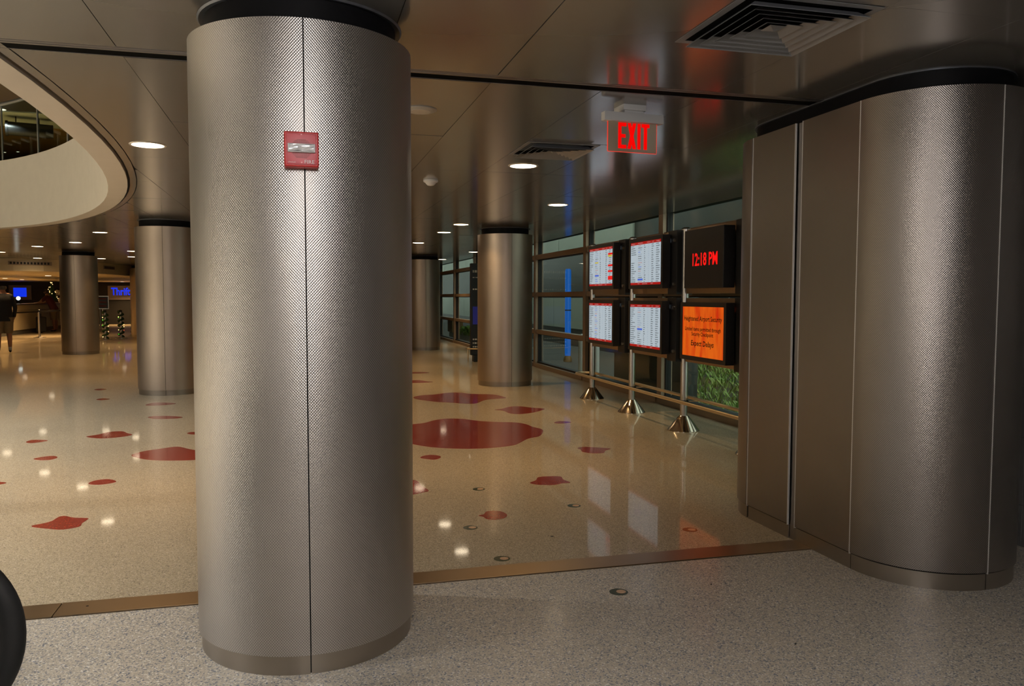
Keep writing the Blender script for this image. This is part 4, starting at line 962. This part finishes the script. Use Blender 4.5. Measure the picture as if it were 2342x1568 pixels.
# ------------------------------------------------------------------ people
def skin_mesh(verts, edges, radii, root, sub=2):
    me = bpy.data.meshes.new('body'); me.from_pydata(verts, edges, []); o = bpy.data.objects.new('body', me); C.objects.link(o)
    sk = o.modifiers.new('skin', 'SKIN'); sk.use_smooth_shade = True
    for i, r_ in enumerate(radii):
        v = me.skin_vertices[0].data[i]; v.radius = (r_, r_) if not isinstance(r_, tuple) else r_; v.use_root = (i == root)
    sb = o.modifiers.new('sub', 'SUBSURF'); sb.levels = sub; sb.render_levels = sub
    dg = bpy.context.evaluated_depsgraph_get(); out = bpy.data.meshes.new_from_object(o.evaluated_get(dg))
    bpy.data.objects.remove(o); return out
def person(label, loc, rz, hgt, top, bald, lean, mats):
    t = thing('person', label, 'person', loc, rz); k = hgt / 1.75
    L_ = lean      # forward lean (metres at the shoulder), facing +y
    V, E_, R_ = [], [], []
    def v(x, y, z, r, p=None):
        V.append((x * k, y * k, z * k)); R_.append(r * k if not isinstance(r, tuple) else (r[0] * k, r[1] * k))
        if p is not None: E_.append((p, len(V) - 1))
        return len(V) - 1
    pel = v(0, 0, 0.93, (0.165, 0.125)); wst = v(0, L_ * 0.3, 1.10, (0.15, 0.115), pel); chs = v(0, L_ * 0.75, 1.30, (0.175, 0.125), wst)
    shc = v(0, L_, 1.44, (0.12, 0.09), chs); nk = v(0, L_ * 1.08, 1.52, 0.055, shc); hd = v(0, L_ * 1.15 + 0.015, 1.60, (0.074, 0.088), nk); hd2 = v(0, L_ * 1.17 + 0.01, 1.685, (0.068, 0.082), hd)
    for s in (-1, 1):
        sh = v(s * 0.17, L_, 1.42, 0.078, shc)
        if L_ > 0.2:
            el = v(s * 0.23, L_ + 0.22, 1.20, 0.052, sh); wr_ = v(s * 0.15, L_ + 0.42, 1.17, 0.038, el); hn = v(s * 0.11, L_ + 0.50, 1.165, (0.045, 0.024), wr_)
        else:
            el = v(s * 0.26, -0.03, 1.15, 0.055, sh); wr_ = v(s * 0.25, 0.10, 0.92, 0.042, el); hn = v(s * 0.22, 0.16, 0.84, (0.045, 0.026), wr_)
        for q in range(4):
            f1 = v(V[hn][0] / k + s * (-0.026 + 0.017 * q), V[hn][1] / k + (0.055 if L_ > 0.2 else 0.03), V[hn][2] / k - (0.005 if L_ > 0.2 else 0.05), 0.0095, hn)
            v(V[f1][0] / k, V[f1][1] / k + 0.025, V[f1][2] / k - (0.012 if L_ > 0.2 else 0.022), 0.008, f1)
        v(V[hn][0] / k - s * 0.045, V[hn][1] / k + 0.025, V[hn][2] / k + 0.004, 0.010, hn)
        st = 0.0
        hp = v(s * 0.10, 0, 0.86, 0.105, pel); kn = v(s * 0.115, 0.02 * s, 0.50, 0.066, hp); cf = v(s * 0.12, -0.02, 0.34, 0.060, kn); an = v(s * 0.125, -0.02 + 0.02 * s, 0.09, 0.040, cf); v(s * 0.14, 0.12, 0.035, (0.045, 0.03), an)
    me = skin_mesh(V, E_, R_, pel)
    for nm in mats: me.materials.append(M[nm])
    for p in me.polygons:
        z = p.center.z / k; x = abs(p.center.x / k)
        i = 0                                  # skin
        if z < 0.07: i = 4
        elif z < 0.15: i = 3 if bald else 0
        elif 0.52 < z < 0.95 and x < 0.20: i = 2
        elif 0.90 < z < 1.49:
            i = 1
            if not bald and (p.center.y / k > L_ + 0.12): i = 0
            if x > 0.20 and z < 0.90: i = 0
        p.material_index = i; p.use_smooth = True
    o = bpy.data.objects.new('body', me); C.objects.link(o); o.parent = t
    # jacket or shirt, hanging as a closed garment around the trunk
    bm = bmesh.new(); rings = []
    hem = 0.80 if bald else 0.92
    for z, rx, ry in ((hem, 0.215, 0.165), (1.0, 0.200, 0.155), (1.12, 0.190, 0.145), (1.30, 0.215, 0.155), (1.42, 0.20, 0.13), (1.49, 0.085, 0.075)):
        f = max(0, min(1, (z - 0.93) / 0.51)); rings.append([bm.verts.new((rx * k * math.cos(a * PI / 10), L_ * f * k + ry * k * math.sin(a * PI / 10), z * k)) for a in range(20)])
    for a, b in zip(rings, rings[1:]):
        for i in range(20): bm.faces.new((a[i], a[(i + 1) % 20], b[(i + 1) % 20], b[i]))
    finish('jacket' if bald else 'shirt', bm, mats[1], t, 60)
    bm = bmesh.new(); prof = []
    for s in (-1, 1):
        rs = []
        for z, r_ in ((0.50, 0.105), (0.70, 0.115), (0.90, 0.125)):
            rs.append([bm.verts.new(((s * 0.098 + r_ * math.cos(a * PI / 8)) * k, r_ * 1.12 * math.sin(a * PI / 8) * k, z * k)) for a in range(16)])
        for a, b in zip(rs, rs[1:]):
            for i in range(16): bm.faces.new((a[i], a[(i + 1) % 16], b[(i + 1) % 16], b[i]))
    finish('shorts', bm, mats[2], t, 60)
    hy, hz = (L_ * 1.16 + 0.012) * k, 1.645 * k
    bm = bmesh.new(); bmesh.ops.create_uvsphere(bm, u_segments=16, v_segments=12, radius=1.0, matrix=Matrix.Translation((0, hy, hz)) @ Matrix.Diagonal((0.083 * k, 0.102 * k, 0.118 * k, 1)))
    if bald: bmesh.ops.delete(bm, geom=[q for q in bm.verts if q.co.z > hz + 0.05 * k or q.co.z < hz - 0.06 * k or q.co.y > hy + 0.03 * k], context='VERTS')
    else: bmesh.ops.delete(bm, geom=[q for q in bm.verts if (q.co.y > hy + 0.055 * k and q.co.z < hz + 0.05 * k) or q.co.z < hz - 0.09 * k], context='VERTS')
    finish('hair', bm, mats[5], t, 60)
    for s in (-1, 1):
        bm = bmesh.new(); bmesh.ops.create_uvsphere(bm, u_segments=8, v_segments=6, radius=1.0, matrix=Matrix.Translation((s * 0.082 * k, hy, hz - 0.01 * k)) @ Matrix.Diagonal((0.012 * k, 0.022 * k, 0.032 * k, 1))); finish('ear', bm, 'skin', t, 60)
        bm = bmesh.new(); bmesh.ops.create_uvsphere(bm, u_segments=8, v_segments=6, radius=0.011 * k, matrix=Matrix.Translation((s * 0.03 * k, hy + 0.088 * k, hz + 0.005 * k))); finish('eye', bm, 'hair_dark', t, 60)
    bm = bmesh.new(); bmesh.ops.create_cone(bm, segments=8, radius1=0.018 * k, radius2=0.005 * k, depth=0.05 * k, matrix=Matrix.Translation((0, hy + 0.095 * k, hz - 0.015 * k)) @ Matrix.Rotation(0.25, 4, 'X')); finish('nose', bm, 'skin', t, 60)
    bm = bmesh.new(); box(bm, -0.022 * k, 0.022 * k, hy + 0.080 * k, hy + 0.093 * k, hz - 0.062 * k, hz - 0.053 * k); finish('mouth', bm, 'shirt_maroon', t)
person('person in black jacket and tan shorts standing with back turned', (-6.95, 22.0, 0), math.radians(25), 1.70, None, True, 0.0, ['skin', 'jacket_black', 'shorts_tan', 'sock_white', 'shoe_dark', 'hair_grey'])
person('person in dark red shirt and pale shorts leaning on the counter', (-9.30, 35.1, 0), math.radians(80), 1.66, None, False, 0.25, ['skin', 'shirt_maroon', 'shorts_tan', 'sock_white', 'shoe_dark', 'hair_dark'])

# ------------------------------------------------------------------ wheel at the lower left edge
wh = thing('wheelchair', 'wheelchair showing only its black rear tyre at the bottom left corner', 'wheelchair', (-1.172, 2.735, 0), math.radians(4))
R1, WZ = 0.30, 0.337
def big_wheel(dy):
    bm = bmesh.new(); n1, n2 = 64, 16
    rings = [[bm.verts.new(((R1 + 0.036 * math.cos(b * 2 * PI / n2)) * math.cos(a * 2 * PI / n1), dy + 0.032 * math.sin(b * 2 * PI / n2), WZ + (R1 + 0.036 * math.cos(b * 2 * PI / n2)) * math.sin(a * 2 * PI / n1))) for b in range(n2)] for a in range(n1)]
    for a in range(n1):
        for b in range(n2): bm.faces.new((rings[a][b], rings[a][(b + 1) % n2], rings[(a + 1) % n1][(b + 1) % n2], rings[(a + 1) % n1][b]))
    bmesh.ops.recalc_face_normals(bm, faces=bm.faces[:]); ty = finish('tyre', bm, 'rubber_black', wh, 60)
    bm = bmesh.new(); tube(bm, [(0.266 * math.cos(a * 2 * PI / 48), dy, WZ + 0.266 * math.sin(a * 2 * PI / 48)) for a in range(48)], 0.014, 10, True); finish('rim', bm, 'rim_dark', ty, 60)
    bm = bmesh.new(); tube(bm, [(0, dy - 0.04, WZ), (0, dy + 0.04, WZ)], 0.028, 16); finish('hub', bm, 'rim_dark', ty, 40)
    for k in range(20):
        a = k * 2 * PI / 20 + 0.12; bm = bmesh.new(); tube(bm, [(0.02 * math.cos(a), dy + (0.03 if k % 2 else -0.03), WZ + 0.02 * math.sin(a)), (0.258 * math.cos(a), dy, WZ + 0.258 * math.sin(a))], 0.0018, 5); finish('spoke', bm, 'rim_dark', ty)
big_wheel(0.0); big_wheel(-0.56)
bm = bmesh.new(); tube(bm, [(0, -0.53, WZ), (0, -0.03, WZ)], 0.012, 10); finish('axle', bm, 'rim_dark', wh, 40)
for dy in (-0.09, -0.47):
    bm = bmesh.new(); tube(bm, [(-0.72, dy, 0.12), (-0.62, dy, 0.30), (-0.48, dy, 0.47), (0.02, dy, 0.47), (0.06, dy, 0.92), (0.17, dy, 0.93)], 0.012, 10); finish('side_frame', bm, 'rim_dark', wh, 40)
    bm = bmesh.new(); tube(bm, [(0.0, dy, WZ), (0.02, dy, 0.47)], 0.012, 8); finish('upright', bm, 'rim_dark', wh, 40)
    bm = bmesh.new(); tube(bm, [(0.03, dy, 0.70), (-0.34, dy, 0.70), (-0.36, dy, 0.47)], 0.012, 8); finish('arm_rest', bm, 'rubber_black', wh, 40)
    bm = bmesh.new(); tube(bm, [(-0.46, dy, 0.46), (-0.44, dy, 0.09)], 0.010, 8); finish('caster_fork', bm, 'rim_dark', wh, 40)
    bm = bmesh.new(); tube(bm, [(-0.44, dy - 0.014, 0.075), (-0.44, dy + 0.014, 0.075)], 0.075, 20); finish('caster', bm, 'rubber_black', wh, 40)
    finish('foot_plate', B(-0.84, -0.70, min(dy, -0.28 + (0.02 if dy > -0.3 else -0.19)), max(dy, -0.28 + (0.19 if dy > -0.3 else -0.02)), 0.11, 0.125), 'rim_dark', wh)
finish('seat', B(-0.46, 0.0, -0.46, -0.10, 0.465, 0.50, bev=0.012), 'jacket_black', wh, 50)
finish('backrest', B(0.02, 0.05, -0.46, -0.10, 0.52, 0.90, bev=0.010), 'jacket_black', wh, 50)

# small scraps on the floor
for (px, py), a, lb in (((1627, 1336), 0.9, 'tiny dark leaf scrap on the grey floor near the dot inlay'), ((1820, 1472), 0.7, 'tiny dark leaf scrap on the grey floor at lower right'), ((1263, 1227), -0.6, 'tiny dark leaf scrap on the tan floor before the strip')):
    p = onz(px, py); bm = bmesh.new()
    vs = [bm.verts.new(q) for q in ((-0.016, 0, 0.001), (-0.004, 0.004, 0.004), (0.014, 0.001, 0.002), (-0.003, -0.004, 0.002), (-0.002, 0, 0.006))]
    for f in ((0, 3, 4), (3, 2, 4), (2, 1, 4), (1, 0, 4), (0, 1, 2, 3)): bm.faces.new([vs[i] for i in f])
    o = tag(finish('leaf_scrap', bm, 'shoe_dark'), lb, 'leaf'); o.location = (p.x, p.y, 0); o.rotation_euler = (0, 0, a)

# lamps of the upper storey (seen as small points through the glass)
for px, py, r_, wt, lb in ((2, 250, 0.10, 1.0, 'upper storey lamp at the left picture edge'), (84, 303, 0.10, 1.0, 'large upper storey lamp behind a glass joint'), (120, 308, 0.035, 0, 'small upper storey lamp right of the large one'), (144, 313, 0.035, 0, 'rightmost small upper storey lamp'),
                        (124, 334, 0.035, 0, 'small upper storey lamp just above the fascia'), (41, 347, 0.035, 0, 'small lamp in the brown upper ceiling, right'), (11, 348, 0.030, 0, 'small lamp in the brown upper ceiling, left'), (35, 290, 0.05, 0, 'small upper storey lamp in front of the duct')):
    z = UZ - (0.031 if py > 343 else 0.021 if py > 316 else 0.0) if py != 290 else UZ - 0.0
    p = onz(px, py, z); downlight(p.x, p.y, z, r_, lb, UPPER_W * 0.08 * wt, small=True, col=(1.0, 0.98, 0.95), grp='upper storey lamps')
for x, y in ((-8.0, 7.0), (-9.0, 1.5)): downlight(x, y, UZ, 0.16, 'added upper storey lamp lighting the fascia, out of the picture', UPPER_W, small=True, col=(1.0, 0.98, 0.95), grp='upper storey lamps')  # added unseen lamps that brighten the curved fascia
# added lamp, out of view above the camera, helping the bounced flash
dm = thing('fill_lamp', 'added fill lamp above the camera in place of bounced flash', 'ceiling lamp', (0.05, -0.45, H))
bm = bmesh.new(); lathe(bm, [(0.17, 0.001), (0.17, -0.02), (0.15, -0.03)], 32); finish('base', bm, 'white_plastic', dm, 40)
bm = bmesh.new(); lathe(bm, [(0.05, -0.028), (0.05, -0.05)], 20); finish('socket', bm, 'white_plastic', dm, 40)
ld = bpy.data.lights.new('lamp', 'POINT'); ld.energy = FILL_W; ld.color = (1.0, 0.95, 0.92); ld.shadow_soft_size = 0.10
lo = bpy.data.objects.new('lamp', ld); C.objects.link(lo); lo.parent = dm; lo.location = (0, 0, -0.17)
